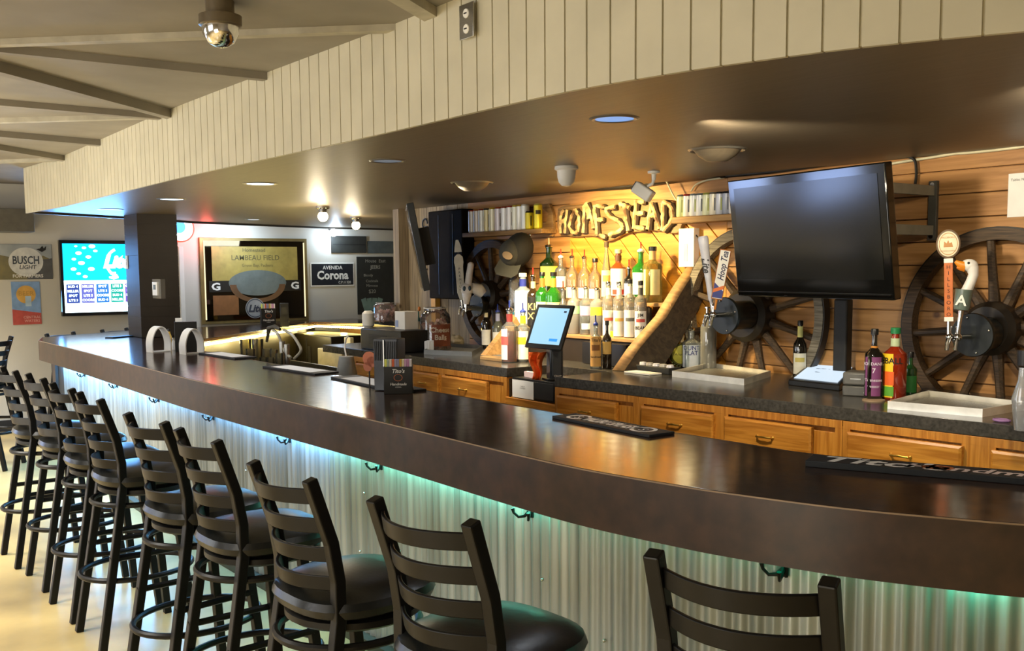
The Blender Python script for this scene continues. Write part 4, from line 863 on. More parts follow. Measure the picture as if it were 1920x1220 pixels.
# ================================================================== BRANCH-LETTER SIGN
def c5(x, y, D=WALLY - .06): return Dp(860 + x / 4.519, 340 + y / 4.519, D)
out = [(845, 230), (900, 205), (1000, 200), (1100, 180), (1180, 158), (1300, 150), (1400, 145), (1500, 150), (1650, 155), (1800, 160), (1845, 220), (1860, 300), (1905, 340), (1890, 380), (1850, 440), (1720, 425), (1640, 415), (1560, 425), (1480, 430), (1400, 450), (1330, 490), (1260, 510), (1200, 480), (1120, 462), (1000, 470), (900, 455), (850, 430), (838, 330)]
oc = c5(1340, 310); sg = thing('wooden_sign', 'live-edge wooden sign with letters made of pale branches', 'sign', (oc.x, WALLY - .0, oc.z), BW)
ring = []
for x, y in out: p = c5(x, y, WALLY - .03); ring.append(Vector((p.x - oc.x, p.z - oc.z, 0)))
ring = spline(ring + [ring[0]], 3)[:-1]
MB().prism([(p.x, p.y) for p in ring], .002, .035).build('board', wood('sign_board', '9a7a4c', '755832', 'x', .6, False), sg, bevel=.004)
LET = {'H': [[(862, 440), (862, 340), (868, 285), (890, 240)], [(900, 440), (905, 340), (920, 238)], [(862, 345), (905, 328)]],
 'O': [[(985, 235), (1012, 290), (1020, 350), (1008, 428)], [(1008, 428), (965, 432), (938, 375), (960, 290), (985, 235)]],
 'M': [[(1055, 435), (1060, 320), (1060, 210)], [(1062, 205), (1085, 240), (1100, 320)], [(1078, 185), (1110, 260), (1142, 400)], [(1150, 330), (1148, 205)]],
 'E': [[(1168, 462), (1162, 330), (1150, 205)], [(1165, 205), (1235, 215)], [(1165, 325), (1222, 322)], [(1190, 455), (1240, 475)]],
 'S': [[(1325, 215), (1250, 232), (1268, 290), (1340, 332), (1388, 385), (1350, 425), (1270, 452)]],
 'T': [[(1365, 190), (1400, 205), (1450, 225)], [(1402, 215), (1415, 320), (1435, 420)]],
 'E.001': [[(1500, 160), (1492, 280), (1482, 400)], [(1505, 165), (1572, 175)], [(1498, 272), (1565, 270)], [(1485, 385), (1572, 400)]],
 'A': [[(1600, 405), (1612, 300), (1632, 190)], [(1632, 185), (1665, 290), (1702, 405)], [(1608, 300), (1665, 272)]],
 'D': [[(1728, 180), (1728, 300), (1722, 415)], [(1730, 175), (1785, 200), (1815, 270), (1795, 340), (1730, 418)]]}
for k, strokes in LET.items():
    mb = MB(); dk = MB()
    for stx in strokes:
        P = []
        for x, y in stx: p = c5(x, y); P.append(Vector((p.x - oc.x, p.z - oc.z, .055)))
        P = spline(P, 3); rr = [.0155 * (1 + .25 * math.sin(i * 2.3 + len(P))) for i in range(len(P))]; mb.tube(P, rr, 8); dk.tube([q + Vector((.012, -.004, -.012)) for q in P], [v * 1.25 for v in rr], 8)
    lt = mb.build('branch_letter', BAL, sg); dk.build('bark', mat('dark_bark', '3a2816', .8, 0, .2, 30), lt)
# ================================================================== SHELVES WITH CANS
def px_local(pts, D, o): return [((Dp(x, y, D).x - o.x), (Dp(x, y, D).z - o.z)) for x, y in pts]
o = Dp(960, 440, WALLY); sh = thing('can_shelf', 'live-edge wooden shelf on the wall holding a row of cans, left of the sign', 'shelf', (o.x, WALLY, o.z), BW)
back = px_local([(1015, 385), (1035, 382), (1042, 400), (1043, 430), (1040, 443), (1000, 438), (960, 436), (900, 442), (878, 447), (878, 437), (1005, 425), (1030, 415), (1034, 400)], WALLY, o)
MB().prism(back, .002, .03).build('backing_board', SLABW, sh, bevel=.003)
s0, s1 = Dp(878, 438, WALLY - .1), Dp(1022, 427, WALLY - .1); zsh = (s0.z + s1.z) / 2
MB().box(((s0.x + s1.x) / 2 - o.x, zsh - .018 - o.z, .075), (s1.x - s0.x + .04, .035, .145)).build('ledge', SLABW, sh, bevel=.004)
def can(x0, x1, ytop, D, zb, body, top, label, stripe=None, h=None):
    p0, p1 = Dp(x0, 400, D), Dp(x1, 400, D); cx = (p0.x + p1.x) / 2; R = min((p1.x - p0.x) / 2 * .985, .033); p = Vector((cx, D, zb)); H_ = Dp((x0 + x1) / 2, ytop, D).z - zb
    t = thing('beverage_can', label, 'can', tuple(p), (0, 0, 0), 'cans on the wall shelves')
    MB().lathe([(0, .0), (R * .8, 0), (R, .008), (R, H_ - .012)], 20).build('body', mat('can_' + body, body, .35, .2, .06, 60, stretch=(1, 1, .1)), t)
    MB().lathe([(R, H_ - .012), (R * .82, H_ - .001), (R * .82, H_), (R * .76, H_ - .003), (0, H_ - .003)], 20).build('lid', mat('canlid_' + top, top, .3, .4), t)
    if stripe: lab(t, R, H_ * .2, H_ * .75, stripe, facing(p) + .35, .16, 'stripe')
    return t
xs = [880.5, 890, 899.5, 908.5, 918.5, 929.5, 941, 952.2, 962.5, 971, 979.5, 984.5]
bodies = ['dfdad0', 'd9cfc4', 'f0efe6', 'e6d9a8', 'f4efd2', 'e8e0e4', 'f2f2f0', 'f0ece8', 'f3f1dc', 'f7f6ee', 'f2f3ec']
tops = ['b5452c', 'c0702c', 'a04a30', '2b2a26', 'e8c52e', 'b8502e', 'a0432e', 'b03a2a', 'd9c24a', 'd9b04a', 'e9e6da']
wh = ['first', 'second', 'third', 'fourth', 'fifth', 'sixth', 'seventh', 'eighth', 'ninth', 'tenth', 'eleventh']
for i in range(11):
    x1 = xs[i + 1] if i < 10 else 990
    can(xs[i], x1, 394 - (xs[i] - 880) * .11, WALLY - .10, zsh, bodies[i], tops[i], 'pale slim can on the left wall shelf, %s from the left end' % wh[i], '8a8478' if i % 2 else None)
can(985, 1000.5, 396, WALLY - .10, zsh, 'e6cf1e', '2a2418', 'short yellow can with black top on the left wall shelf', '4a4218')
can(1001, 1017, 382, WALLY - .10, zsh, 'f2e02a', 'd9cf60', 'tall bright yellow can with dark oval mark, right end of left wall shelf')
tt = [o_ for o_ in bpy.data.objects if o_.get('label', '').startswith('tall bright yellow')][0]
lab(tt, .033, .11, .14, '3a3420', facing(tt.location), .6, 'mark')
o = Dp(1315, 405, WALLY); sh = thing('can_shelf', 'wooden shelf plank with cans between the sign and the television', 'shelf', (o.x, WALLY, o.z), BW)
s0, s1 = Dp(1268, 406, WALLY - .1), Dp(1420, 398, WALLY - .1); z2 = Dp(1310, 405, WALLY - .1).z
MB().box(((s0.x + s1.x) / 2 - o.x, z2 - .02 - o.z, .075), (s1.x - s0.x, .04, .145)).build('ledge', SLABW, sh, bevel=.006)
b2 = ['d9e6a8', 'f0efe8', 'e8ecef', 'e9edf2', 'e0e6c4', 'e9e4d0', 'c9ccd6', '9aa0b0', 'e6e6ea', 'd9dce0', 'c9c9c9']; t2 = ['9a9a90', 'b5302a', '9aa8b0', '8a98a0', 'c9d06a', '8a8478', '3a3a40', '2b2b30', 'a8b0b8', '8a8478', '777777']
for i in range(11): can(1270 + i * 12.2, 1282 + i * 12.2, 365 - i * .9, WALLY - .10, z2, b2[i], t2[i], 'slim can on the shelf right of the sign, %s from the left end' % wh[i], '6a6e78' if i % 2 else 'b0b86a')
# ball cap
p = Dp(967, 470, WALLY - .28); cp = thing('ball_cap', 'dark grey ball cap with oval patch hanging below the can shelf', 'hat', tuple(p)); sc_ = scl(p)
FEL = mat('cap_cloth', '3c3c37', .85, 0, .1, 60, bump=.1); FED = mat('cap_mesh', '1c1c1a', .8, 0, .1, 90)
cp.matrix_world = Matrix.Translation(p) @ Matrix.Rotation(facing(p) + math.pi / 2, 4, 'Z') @ Matrix.Rotation(math.pi / 2, 4, 'X') @ Matrix.Rotation(-.45, 4, 'Z')
MB().sphere((4 * sc_, 3 * sc_, 0), 29 * sc_, 16, sc=(.95, 1.2, .9)).build('crown', FED, cp)
MB().sphere((-5 * sc_, -6 * sc_, 5 * sc_), 27 * sc_, 16, sc=(.9, 1.0, .85)).build('front_panel', FEL, cp)
br = [(-20, -20), (-22, -48), (-14, -56), (14, -50), (22, -38), (20, -16), (0, -24)]
MB().prism([(x * sc_, y * sc_) for x, y in br], 10 * sc_, 13 * sc_).build('brim', mat('cap_brim', '47473f', .85), cp, bevel=.003)
MB().lathe([(0, 30 * sc_), (8 * sc_, 30 * sc_), (8.5 * sc_, 27 * sc_)], 20, M=Matrix.Translation((-10 * sc_, -15 * sc_, 0)) @ Matrix.Diagonal((1.2, .85, 1, 1))).build('patch', mat('patch_tan', '9a8468', .8), cp)
MB().sphere((12 * sc_, 38 * sc_, 0), 2.5 * sc_, 6).build('button', CHROME, cp)
# white box on the wall, papers
def wallbox(name, x0, y0, x1, y1, th, m, label, cat, plane='B', bevel=.002, group=None):
    if plane == 'B': a, b = Dp(x0, y0, WALLY), Dp(x1, y1, WALLY); c = (a + b) / 2; W_, H_ = b.x - a.x, a.z - b.z; loc = (c.x, WALLY, c.z); rot = BW
    else: a, b = Sp(x0, y0, FARX), Sp(x1, y1, FARX); c = (a + b) / 2; W_, H_ = b.y - a.y, a.z - b.z; loc = (FARX, c.y, c.z); rot = LW
    t = thing(name, label, cat, loc, rot, group); o = MB().box((0, 0, th / 2 + .0015), (W_, H_, th)).build('panel', m, t, bevel=bevel)
    return t, W_, H_
t, W_, H_ = wallbox('wall_box', 1283, 429, 1311, 500, .05, WHITEP, 'white plastic box on the wood wall below the sign end', 'box')
MB().box((-.005, -.03, .052), (.03, .11, .002)).build('marking', mat('pale_blue_ink', '9fb0d8', .5), t)
t, W_, H_ = wallbox('paper_notice', 1892, 326, 1960, 404, .002, PAPER, 'white paper notice on the wood wall at the right picture edge', 'notice', bevel=0)
MB().text('Tables Now', .012, (-W_ / 2 + .012, H_ / 2 - .03, .004), align='LEFT').build('writing', mat('ink_grey', '5a564e', .7), t)
# ================================================================== SIDE TELEVISION, BLACK SPEAKER PANEL, POSTS
p = Dp(783, 465, 4.25); t = thing('television', 'thin black television seen edge-on by the barn-wood corner', 'television')
t.matrix_world = Matrix.Translation(p) @ Matrix.Rotation(facing(p) + .02, 4, 'Z') @ Matrix.Rotation(math.pi / 2 + .18, 4, 'X'); s = scl(p)
MB().box((0, 0, 0), (.8, 158 * s, .055)).build('case', mat('tv_edge_grey', '3a3f42', .35), t, bevel=.005)
MB().box((0, 0, .029), (.76, 148 * s, .002)).build('screen', GLOSSB, t)
MB().box((0, 0, -.07), (.3, .3, .09)).build('mount', BLACKP, t)
x0, x1 = Dp(808, 400, WALLY - .1), Dp(872, 400, WALLY - .1)
t = thing('black_cabinet', 'tall black cabinet panel on the wall left of the can shelf', 'cabinet', ((x0.x + x1.x) / 2, WALLY - .07, 0))
za, zb_ = Dp(840, 394, WALLY - .1).z, Dp(840, 560, WALLY - .1).z
MB().box((0, 0, (za + zb_) / 2), ((x1.x - x0.x), .12, za - zb_)).build('case', mat('black_wood', '211b14', .7, 0, .2, 8, spec=.08), t, bevel=.01)
for u in (-.1, .12): MB().box((u, -.061, (za + zb_) / 2), (.006, .004, (za - zb_) * .9)).build('seam', BLACKP, t)
for x, m in ((812, mat('post_yellow', 'd8a038', .5)), (862, SLABD)):
    q = Dp(x, 500, WALLY - .05)
    if x == 812: tag(MB().box((q.x, WALLY - .03, 1.62), (.07, .05, 1.1)).build('wall_post', m), 'narrow yellow wooden post behind the black cabinet', 'post')
mb = thing('chrome_hook_rack', 'dark hooks and bottle openers hanging behind the edge-on television', 'hook', tuple(Dp(797, 430, WALLY - .008)))
for k, (dx, dz) in enumerate(((0, .05), (.02, -.02), (-.02, -.14), (.02, -.24), (.0, -.32))): MB().tube([(dx + .04 * math.cos(a), 0, dz + .045 * math.sin(a)) for a in [i * .6 for i in range(10)]], .006, 6).build('hook', BLACKP, mb)
for k, yy in enumerate((395, 430, 462)):
    pass
# ================================================================== REGISTER AND COUNTER THINGS
def onC(x, y, z=None): return Zp(x, y, CTZ if z is None else z)
# tablet register
p = Dp(1040, 640, 3.98); s = scl(p)
t = thing('tablet_register', 'tablet cash register with lit blue screen on a dark stand', 'register')
base = Vector((p.x, p.y, zb + .125))
fa = facing(p) + math.pi / 2 + .30
t.matrix_world = Matrix.Translation(Vector((Dp(1040, 700, LY + .10).x, LY + .10, Dp(1000, 712, LY).z))) @ Matrix.Rotation(fa, 4, 'Z')
cz = Dp(1028, 632, LY + .1).z - Dp(1000, 712, LY).z
T = Matrix.Translation((-.02, -.02, cz)) @ Matrix.Rotation(math.radians(-8), 4, 'Y') @ Matrix.Rotation(math.radians(62), 4, 'X')
inv = t.matrix_world.inverted()
q4 = [inv @ v for v in (Dp(984, 650, LY + .0), Dp(1050, 656, LY + .02), Dp(1077, 572, LY + .13), Dp(1007, 570, LY + .11))]
ux, uy = ((q4[1] - q4[0]) + (q4[2] - q4[3])) / 2, ((q4[3] - q4[0]) + (q4[2] - q4[1])) / 2; cc = sum(q4, Vector()) / 4; un = ux.cross(uy).normalized()
def slabq(u0, v0, u1, v1, n0, n1):
    c_ = [cc + ux * a + uy * b for a, b in ((u0, v0), (u1, v0), (u1, v1), (u0, v1))]
    return MB()._add([v + un * n0 for v in c_] + [v + un * n1 for v in c_], [(0, 1, 2, 3), (4, 5, 6, 7), (0, 1, 5, 4), (1, 2, 6, 5), (2, 3, 7, 6), (3, 0, 4, 7)])
slabq(-.5, -.5, .5, .5, -.016, 0).build('tablet_case', BLACKP, t, bevel=.003)
slabq(-.42, -.40, .42, .42, 0, .0012).build('screen', lit('screen_blue', '9fd0ea', .8), t)
slabq(.12, -.33, .34, -.27, .0012, .002).build('button', lit('button_blue', '2f8fe6', .9), t)
slabq(.30, .32, .37, .36, .0012, .002).build('icon', lit('icon_navy', '2a3f6a', .3), t)
zc = cz + .04
MB().prism([(-.04, -.04), (.045, -.04), (.045, .05), (-.04, .05)], .0, zc - .03).build('pedestal', mat('stand_slate', '3b4046', .3), t, bevel=.01)
MB().box((0, -.043, zc * .35), (.055, .006, zc * .5)).build('card_reader', mat('reader_grey', '55585c', .3), t, bevel=.003)
MB().text('Clover', .012, (0, 0, 0), M=Matrix.Translation((0.005, -.047, .03)) @ Matrix.Rotation(math.pi / 2, 4, 'X'), bold=.03).build('lettering', WHITEP, t)
MB().box((0, 0, .006), (.13, .13, .012)).build('foot', BLACKP, t, bevel=.003)
# cash drawer in the bay
FD = LY + .0; xa, xb = Dp(958, 730, FD).x, Dp(1039, 730, FD).x
dz0, dz1 = zb + .002, Dp(1000, 712, FD).z
t = thing('cash_drawer', 'black cash drawer in the register opening', 'cash drawer', ((xa + xb) / 2, FD + .14, dz0))
W_ = xb - xa; HH = dz1 - dz0
MB().box((0, .0, HH / 2), (W_, .26, HH)).build('case', BLACKP, t, bevel=.004)
MB().box((0, -.132, HH / 2), (W_ * .94, .006, HH * .8)).build('drawer_front', MATTE, t, bevel=.002)
MB().box((-W_ * .22, -.137, HH * .46), (W_ * .5, .003, HH * .86)).build('white_card', PAPER, t)
MB().text('THIRSTY\nCOMMENT', .008, (-W_ * .22, HH * .6, 0), M=Matrix.Translation((0, -.139, 0)) @ Matrix.Rotation(math.pi / 2, 4, 'X')).build('writing', mat('ink_grey', '5a564e', .7), t)
t2_ = tag(MB().box((0, 0, .018), (.13, .03, .035)).build('card_stack', mat('pale_pink_paper', 'e6c9c4', .7)), 'small stack of white and pink cards on the cash drawer', 'cards'); t2_.location = (xa + .12, FD + .08, dz1)
# orange cloth
p = Vector(((NX0 + NX1) / 2 + .09, 3.97, dz1)); cl = MB(); P = []; F = []
for i in range(9):
    for j in range(9):
        u, v = i / 8, j / 8; P.append(Vector(((u - .5) * .11 * (1 - .5 * (1 - v)) + .01 * math.sin(v * 7), -.02 + .02 * math.sin(u * 11 + v * 3), v * .17)))
for i in range(8):
    for j in range(8): F.append((i * 9 + j, (i + 1) * 9 + j, (i + 1) * 9 + j + 1, i * 9 + j + 1))
o = tag(cl._add(P, F).build('cleaning_cloth', mat('orange_cloth', 'ff6a14', .85), solid=.006), 'bright orange cloth stuffed beside the tablet stand', 'cloth'); o.location = Vector((Dp(1008, 700, FD + .05).x, FD + .05, dz1 + .0)); o.rotation_euler = (0, 0, .5)
# dark box under the tiers
q = onC(1080, 690); tag(MB().box((q.x, 4.42, CTZ + (T2Z - CTZ - .03) / 2), (.42, .16, T2Z - CTZ - .04)).build('black_box', mat('box_black', '1d1b1a', .3)), 'black box tucked under the middle bottle tier behind the tablet', 'box')
# steel trays
def tray(pts, label, h=.035, wm=None):
    P = [onC(x, y) for x, y in pts]; c = sum(P, Vector()) / 4; c.z = CTZ; t = thing('steel_tray', label, 'tray', tuple(c), group='steel drip trays on the back counter')
    L = [(v - c) for v in P]; L = [Vector((v.x, v.y, 0)) for v in L]; inn = [v * .93 for v in L]
    MB().prism([(v.x, v.y) for v in inn], .001, .004).build('base', STEEL, t)
    w_ = MB(); n_ = 4; V = L + [v + Vector((0, 0, h)) for v in L] + [v * .97 + Vector((0, 0, h)) for v in L] + [v * .97 for v in L]
    w_._add(V, [(i + 4 * k, (i + 1) % 4 + 4 * k, (i + 1) % 4 + 4 * ((k + 1) % 4), i + 4 * ((k + 1) % 4)) for i in range(4) for k in range(4)]).build('wall', wm or mat('tray_steel', 'f2eee2', .3, .5), t)
    MB().prism([(v.x * .9, v.y * .9) for v in L], .008, .010).build('grille', mat('tray_grille', 'c9c6bc', .35, .8, .2, 120), t)
tray([(1260, 706), (1395, 722), (1445, 706), (1330, 690)], 'bright steel drip tray under the middle tap handles')
tray([(1664, 766), (1842, 782), (1925, 768), (1740, 745)], 'bright steel drip tray at the right under the goose tap')
tray([(795, 664), (885, 668), (905, 656), (822, 650)], 'grey steel drip tray beside the crumpled white rag', wm=mat('tray_dull', '7d7d7a', .4, .8))
# jars, printer, containers at left
def jar(cx, yb, yt, w, label, lid, fill, txt=None, z=None, zz=None):
    p = onC(cx, yb, z); p.y = min(p.y, 4.6); R = w / 2 * scl(p); H_ = Dp(cx, yt, p.y).z - p.z; t = thing('plastic_jar', label, 'jar', (p.x, p.y, p.z), group='snack jars')
    MB().lathe([(0, 0), (R * .9, 0), (R, .01), (R, H_ * .74), (R * .93, H_ * .84), (R * .72, H_ * .92), (R * .72, H_)], 26).build('jar_body', glass('jar_clear', 'dcd6d0', .10), t)
    MB().lathe([(R * .72, H_ * .97), (R * .76, H_ * .97), (R * .76, H_), (R * .7, H_)], 26).build('rim', mat('jar_rim', 'd0ccc4', .3), t)
    random.seed(int(cx)); m = MB()
    for i in range(46):
        a = random.random() * 6.28; r = R * .82 * math.sqrt(random.random()); h_ = H_ * fill[1] * random.random()
        m.box((0, 0, 0), (R * .42, R * .28, R * .2), M=Matrix.Translation((r * math.cos(a), r * math.sin(a), R * .15 + h_)) @ Matrix.Rotation(random.random() * 3, 4, 'X') @ Matrix.Rotation(random.random() * 3, 4, 'Z'))
    tag(m.build('wrapped_sweets', mat('fill_' + fill[0], fill[0], .5, 0, .3, 40, col2=fill[2]), t), kind='stuff')
    if txt:
        M_ = Matrix.Rotation(facing(p) + math.pi / 2 + .35, 4, 'Z') @ Matrix.Rotation(math.pi / 2, 4, 'X')
        lab(t, R, H_ * .12, H_ * .62, '8a4a30', facing(p) + .5, .75, 'wrap_label')
        m = MB(); 
        for k, tx in enumerate(txt): m.text(tx, H_ * .115, (0, H_ * (.5 - k * .17)), M=M_, wrap=R + .003, bold=.03)
        m.build('lettering', mat('jar_letters', 'f0e6d4', .5), t)
    return t
jar(817, 657, 576, 57, 'large clear jar of orange snacks with cream lettering', 0, ('b5563a', .62, 'e8d0c0'), ['Cheese', 'Balls'])
jar(722, 602, 567, 44, 'clear squat jar of pink sweets on the black printer', 0, ('c98a94', .45, 'e6d5d8'), z=CTZ + .16)
p = onC(730, 655); p = Vector((p.x, min(p.y, 4.55), CTZ)); t = thing('black_printer', 'black printer box at the left end of the back counter', 'printer', tuple(p))
a, b = Dp(694, 650, p.y), Dp(789, 650, p.y)
MB().box(((a.x + b.x) / 2 - p.x, 0, .085), ((b.x - a.x) * .8, .26, .17)).build('case', BLACKP, t, bevel=.008)
for k in range(7): MB().box(((a.x + b.x) / 2 - p.x - .03, -.132, .05 + k * .012), ((b.x - a.x) * .35, .004, .005)).build('vent', MATTE, t)
q = Dp(762, 597, p.y + .02); t = tag(MB().box((0, 0, .07), (.15, .12, .14)).build('paper_box', PAPER, bevel=.003), 'white paper carton with small blue print on the printer', 'carton'); t.location = (q.x + .0, q.y, CTZ + .172)
MB().box((-.045, -.061, .045), (.04, .003, .05)).build('blue_print', mat('pale_blue_ink', '9fb0d8', .5), t)
q = Dp(700, 600, p.y - .02); t = thing('towel_dispenser', 'rounded white container at the left of the printer', 'container', (q.x - .12, p.y, CTZ))
MB().lathe([(0, 0), (.05, 0), (.055, .02), (.052, .10), (.04, .13), (.038, .17), (.05, .18), (.05, .28), (.03, .30), (0, .30)], 20).build('body', WHITEP, t)
t = thing('pump_bottle', 'clear pump bottle with orange and teal top beside the white carton', 'bottle', tuple(Vector((Dp(785, 600, 4.2).x, 4.2, CTZ)))); 
MB().lathe([(0, 0), (.03, 0), (.03, .17), (.012, .2), (.012, .22), (0, .22)], 16).build('body', glass('jar_clear', 'dcd6d0', .10), t); MB().lathe([(0, .22), (.014, .22), (.014, .25), (.006, .25), (.006, .3), (0, .3)], 12).build('pump', mat('teal_cap', '2a5f5a', .4), t)
MB().sphere((.012, 0, .32), .012, 8, sc=(1, 1, 1.6)).build('orange_tip', mat('orange_tip', 'e0802a', .4), t)
# crumpled rag
p = onC(862, 648); m = MB(); m.sphere((0, 0, .03), .085, 20, sc=(1.2, .8, .55)); o = tag(m.build('rag', mat('rag_cloth', 'c9c0b2', .9, 0, .2, 20, bump=.6), sub=1), 'crumpled white rag behind the small steel tray', 'rag'); o.location = (p.x, min(p.y, 4.55), CTZ + .015)
tx = bpy.data.textures.new('crumple', 'CLOUDS'); tx.noise_scale = .06; md = o.modifiers.new('d', 'DISPLACE'); md.texture = tx; md.strength = .05
# white napkins at jar
tag_ = thing('napkin_stack', 'folded white papers in front of the snack jar', 'papers', tuple(onC(801, 662)))
for k in range(5): MB().box((k * .006, k * .004, .045), (.05, .004, .09 + .005 * k), rz=.3 + k * .1).build('paper', PAPER, tag_)
# lying tablet and receipt printer
P4 = [onC(1478, 722), onC(1574, 733), onC(1610, 710), onC(1525, 700)]; c = sum(P4, Vector()) / 4
t = thing('tablet_register', 'second tablet lying tilted with white screen next to the receipt printer', 'register', (c.x, c.y, CTZ), (0, 0, 0)); L = [v - c for v in P4]
V = [L[0] * 1.0, L[1], L[2], L[3]]; V2 = [V[0] + Vector((0, 0, .03)), V[1] + Vector((0, 0, .03)), V[2] + Vector((0, 0, .08)), V[3] + Vector((0, 0, .08))]
MB()._add(V + V2, [(0, 1, 2, 3), (4, 5, 6, 7), (0, 1, 5, 4), (1, 2, 6, 5), (2, 3, 7, 6), (3, 0, 4, 7)]).build('wedge_base', BLACKP, t, bevel=.004)
cc = sum(V2, Vector()) / 4; V3 = [cc + (v - cc) * .86 + Vector((0, 0, .003)) for v in V2]
MB()._add(V3, [(0, 1, 2, 3)]).build('screen', lit('screen_white', 'cfe0ee', .75), t)
m = MB()
for u, v in ((.3, .6), (.42, .62), (.7, .7), (.55, .62), (.36, .42)):
    q = (V3[0] * (1 - u) + V3[1] * u) * (1 - v) + (V3[3] * (1 - u) + V3[2] * u) * v; m.lathe([(0, .001), (.016 if u != .55 else .006, .001)], 12, tuple(q))
m.build('icons', lit('icon_navy', '2a3f6a', .3), t)
p = onC(1596, 742); t = thing('receipt_printer', 'grey receipt printer between tablet and purple-labelled bottle', 'printer', (p.x, p.y + .06, CTZ), (0, 0, .35)); s = scl(p)
MB().box((0, 0, .025), (.125, .13, .05)).build('base', mat('printer_grey', '5b5a55', .4), t, bevel=.006)
MB().box((0, 0, .085), (.125, .13, .065)).build('top_cover', mat('printer_grey2', '6a6964', .4), t, bevel=.01)
MB().box((0, -.066, .085), (.05, .003, .006)).build('latch', STEEL, t); MB().lathe([(0, 0), (.006, 0)], 10, M=Matrix.Translation((.045, -.0665, .02)) @ Matrix.Rotation(math.pi / 2, 4, 'X')).build('badge', STEEL, t)
q = Dp(1580, 640, WALLY - .10); q2 = Dp(1580, 560, WALLY - .10)
t = thing('dark_upright', 'black upright stand on the counter behind the receipt printer', 'stand', (q.x, WALLY - .10, CTZ))  # plain dark block with a low foot
MB().box((0, 0, (q2.z - CTZ) / 2), (.085, .06, q2.z - CTZ)).build('upright', MATTE, t, bevel=.01)
MB().box((.06, 0, .035), (.10, .07, .07)).build('foot', MATTE, t, bevel=.02)
# coaster, purple rings, jigger, shot caddy
p = onC(1638, 751); tag(MB().lathe([(0, 0), (.052, 0), (.052, .006), (0, .006)], 28).build('coaster', mat('cork_coaster', '9a8266', .8)), 'round cork coaster in front of the purple-labelled bottle', 'coaster').location = (p.x, p.y, CTZ)
p = onC(1878, 791); t = tag(MB().tube([(.03 * math.cos(a), .02 * math.sin(a), .008) for a in [i * .5 for i in range(25)]], .006, 8).build('hair_tie', mat('purple_rubber', '8f6a9a', .5)), 'pale purple coiled ring at the counter edge by the right tray', 'ring'); t.location = (p.x, p.y, CTZ)
p = onC(1222, 699); t = thing('bottle_cap_caddy', 'black caddy with five round white and silver caps beside the slab', 'caddy', (p.x, p.y + .05, CTZ), (0, 0, -.05))
MB().box((0, 0, .02), (.30, .10, .04)).build('tray', RUBBER, t, bevel=.004)
for k in range(5):
    c_ = MB(); c_.lathe([(0, .014), (.018, .014), (.024, 0), (.02, .016), (0, .018)], 18, (-.12 + .06 * k, -.01, .04)); c_ = c_.build('cap', mat(['cap_white', 'cap_silver'][k % 2], ['e6e6f0', 'b9b4ae'][k % 2], .4, .2), t)
MB().box((0, -.12, .006), (.22, .10, .008), rz=.03).build('paper_pad', PAPER, t)
# glass mug / pilsner and white sign at right edge
p = onC(1916, 806); t = thing('pilsner_glass', 'tall curved glass with dark top at the right picture edge', 'glass', (p.x, p.y, CTZ)); s = scl(p)
MB().lathe([(0, 0), (14 * s, 0), (14 * s, 4 * s), (17 * s, 30 * s), (20 * s, 60 * s), (10 * s, 95 * s), (9 * s, 118 * s)], 24).build('glass_body', glass('mug_clear', 'dfe2e6', .3), t)
MB().lathe([(9 * s, 118 * s), (13 * s, 122 * s), (14 * s, 150 * s), (0, 150 * s)], 24).build('black_top', BLACKP, t)
q = onC(1908, 792); t = tag(MB().box((0, 0, .17), (.10, .006, .34)).build('menu_stand', PAPER), 'white upright card behind the glass at the right picture edge', 'card'); t.location = (q.x + .03, q.y + .12, CTZ); t.rotation_euler = (0, 0, .6)
# ================================================================== THINGS ON THE BAR
def onB(x, y, z=BARZ): return Zp(x, y, z)
def bar_mat(fl, fr_, label, wd=.085, h=.012, deco=None, nm='bar_mat'):
    a, b = onB(*fl, BARZ + h), onB(*fr_, BARZ + h); d = b - a; L = d.length; rz = math.atan2(d.y, d.x); t = thing(nm, label, 'bar mat', (a.x, a.y, BARZ), (0, 0, rz), 'rubber bar mats')
    MB().box((L / 2, wd / 2, h / 2), (L, wd, h)).build('mat', RUBBER, t, bevel=.002)
    if deco: deco(t, L, wd, h)
    return t
def d1(t, L, wd, h):
    for u in (.17, .83): MB().lathe([(wd * .30, h + .0008), (wd * .42, h + .0008)], 24, (L * u, wd / 2, 0)).build('ring_mark', WHITEP, t)
    for u in (.17, .83): MB().text('S', wd * .35, (L * u, wd / 2, h)).build('letter', WHITEP, t)
    MB().text('MALIBU SPLASH', wd * .5, (L * .5, wd / 2, h), bold=.05, sx=.5).build('lettering', WHITEP, t)
bar_mat((1035, 779), (1217, 815), 'black bar mat with white rings and lettering, on the bar rear edge', .13, deco=d1)
def d2(t, L, wd, h):
    MB().text("Tito's", wd * .75, (L * .34, wd / 2, h), shear=.25, bold=.03, sx=1.3).build('lettering', WHITEP, t)
    MB().lathe([(0, h + .0008), (wd * .3, h + .0008)], 26, (L * .6, wd / 2, 0), sx=1.3).build('round_mark', mat('copper_ink', 'c0693a', .5), t)
    MB().text('Handmade', wd * .55, (L * .83, wd / 2, h), shear=.25, bold=.03, sx=1.2).build('lettering', mat('pale_pink_ink', 'e6cfc4', .6), t)
bar_mat((1510, 863), (1935, 898), 'long black bar mat with script and copper round mark, nearest on the right', .12, h=.02, deco=d2)
def d3(t, L, wd, h): MB().box((L * .5, wd * .5, h + .0005), (L * .75, wd * .8, .001)).build('pale_print', PAPER, t)
bar_mat((620, 706), (745, 733), 'black bar mat with white print running behind the straw caddy', .17, deco=d3)
bar_mat((492, 686), (590, 700), 'bar mat with white print below the soda gun', .17, deco=d3)
bar_mat((372, 661), (440, 671), 'bar mat with white stripes beside the right white arch stand', .17, deco=d3)
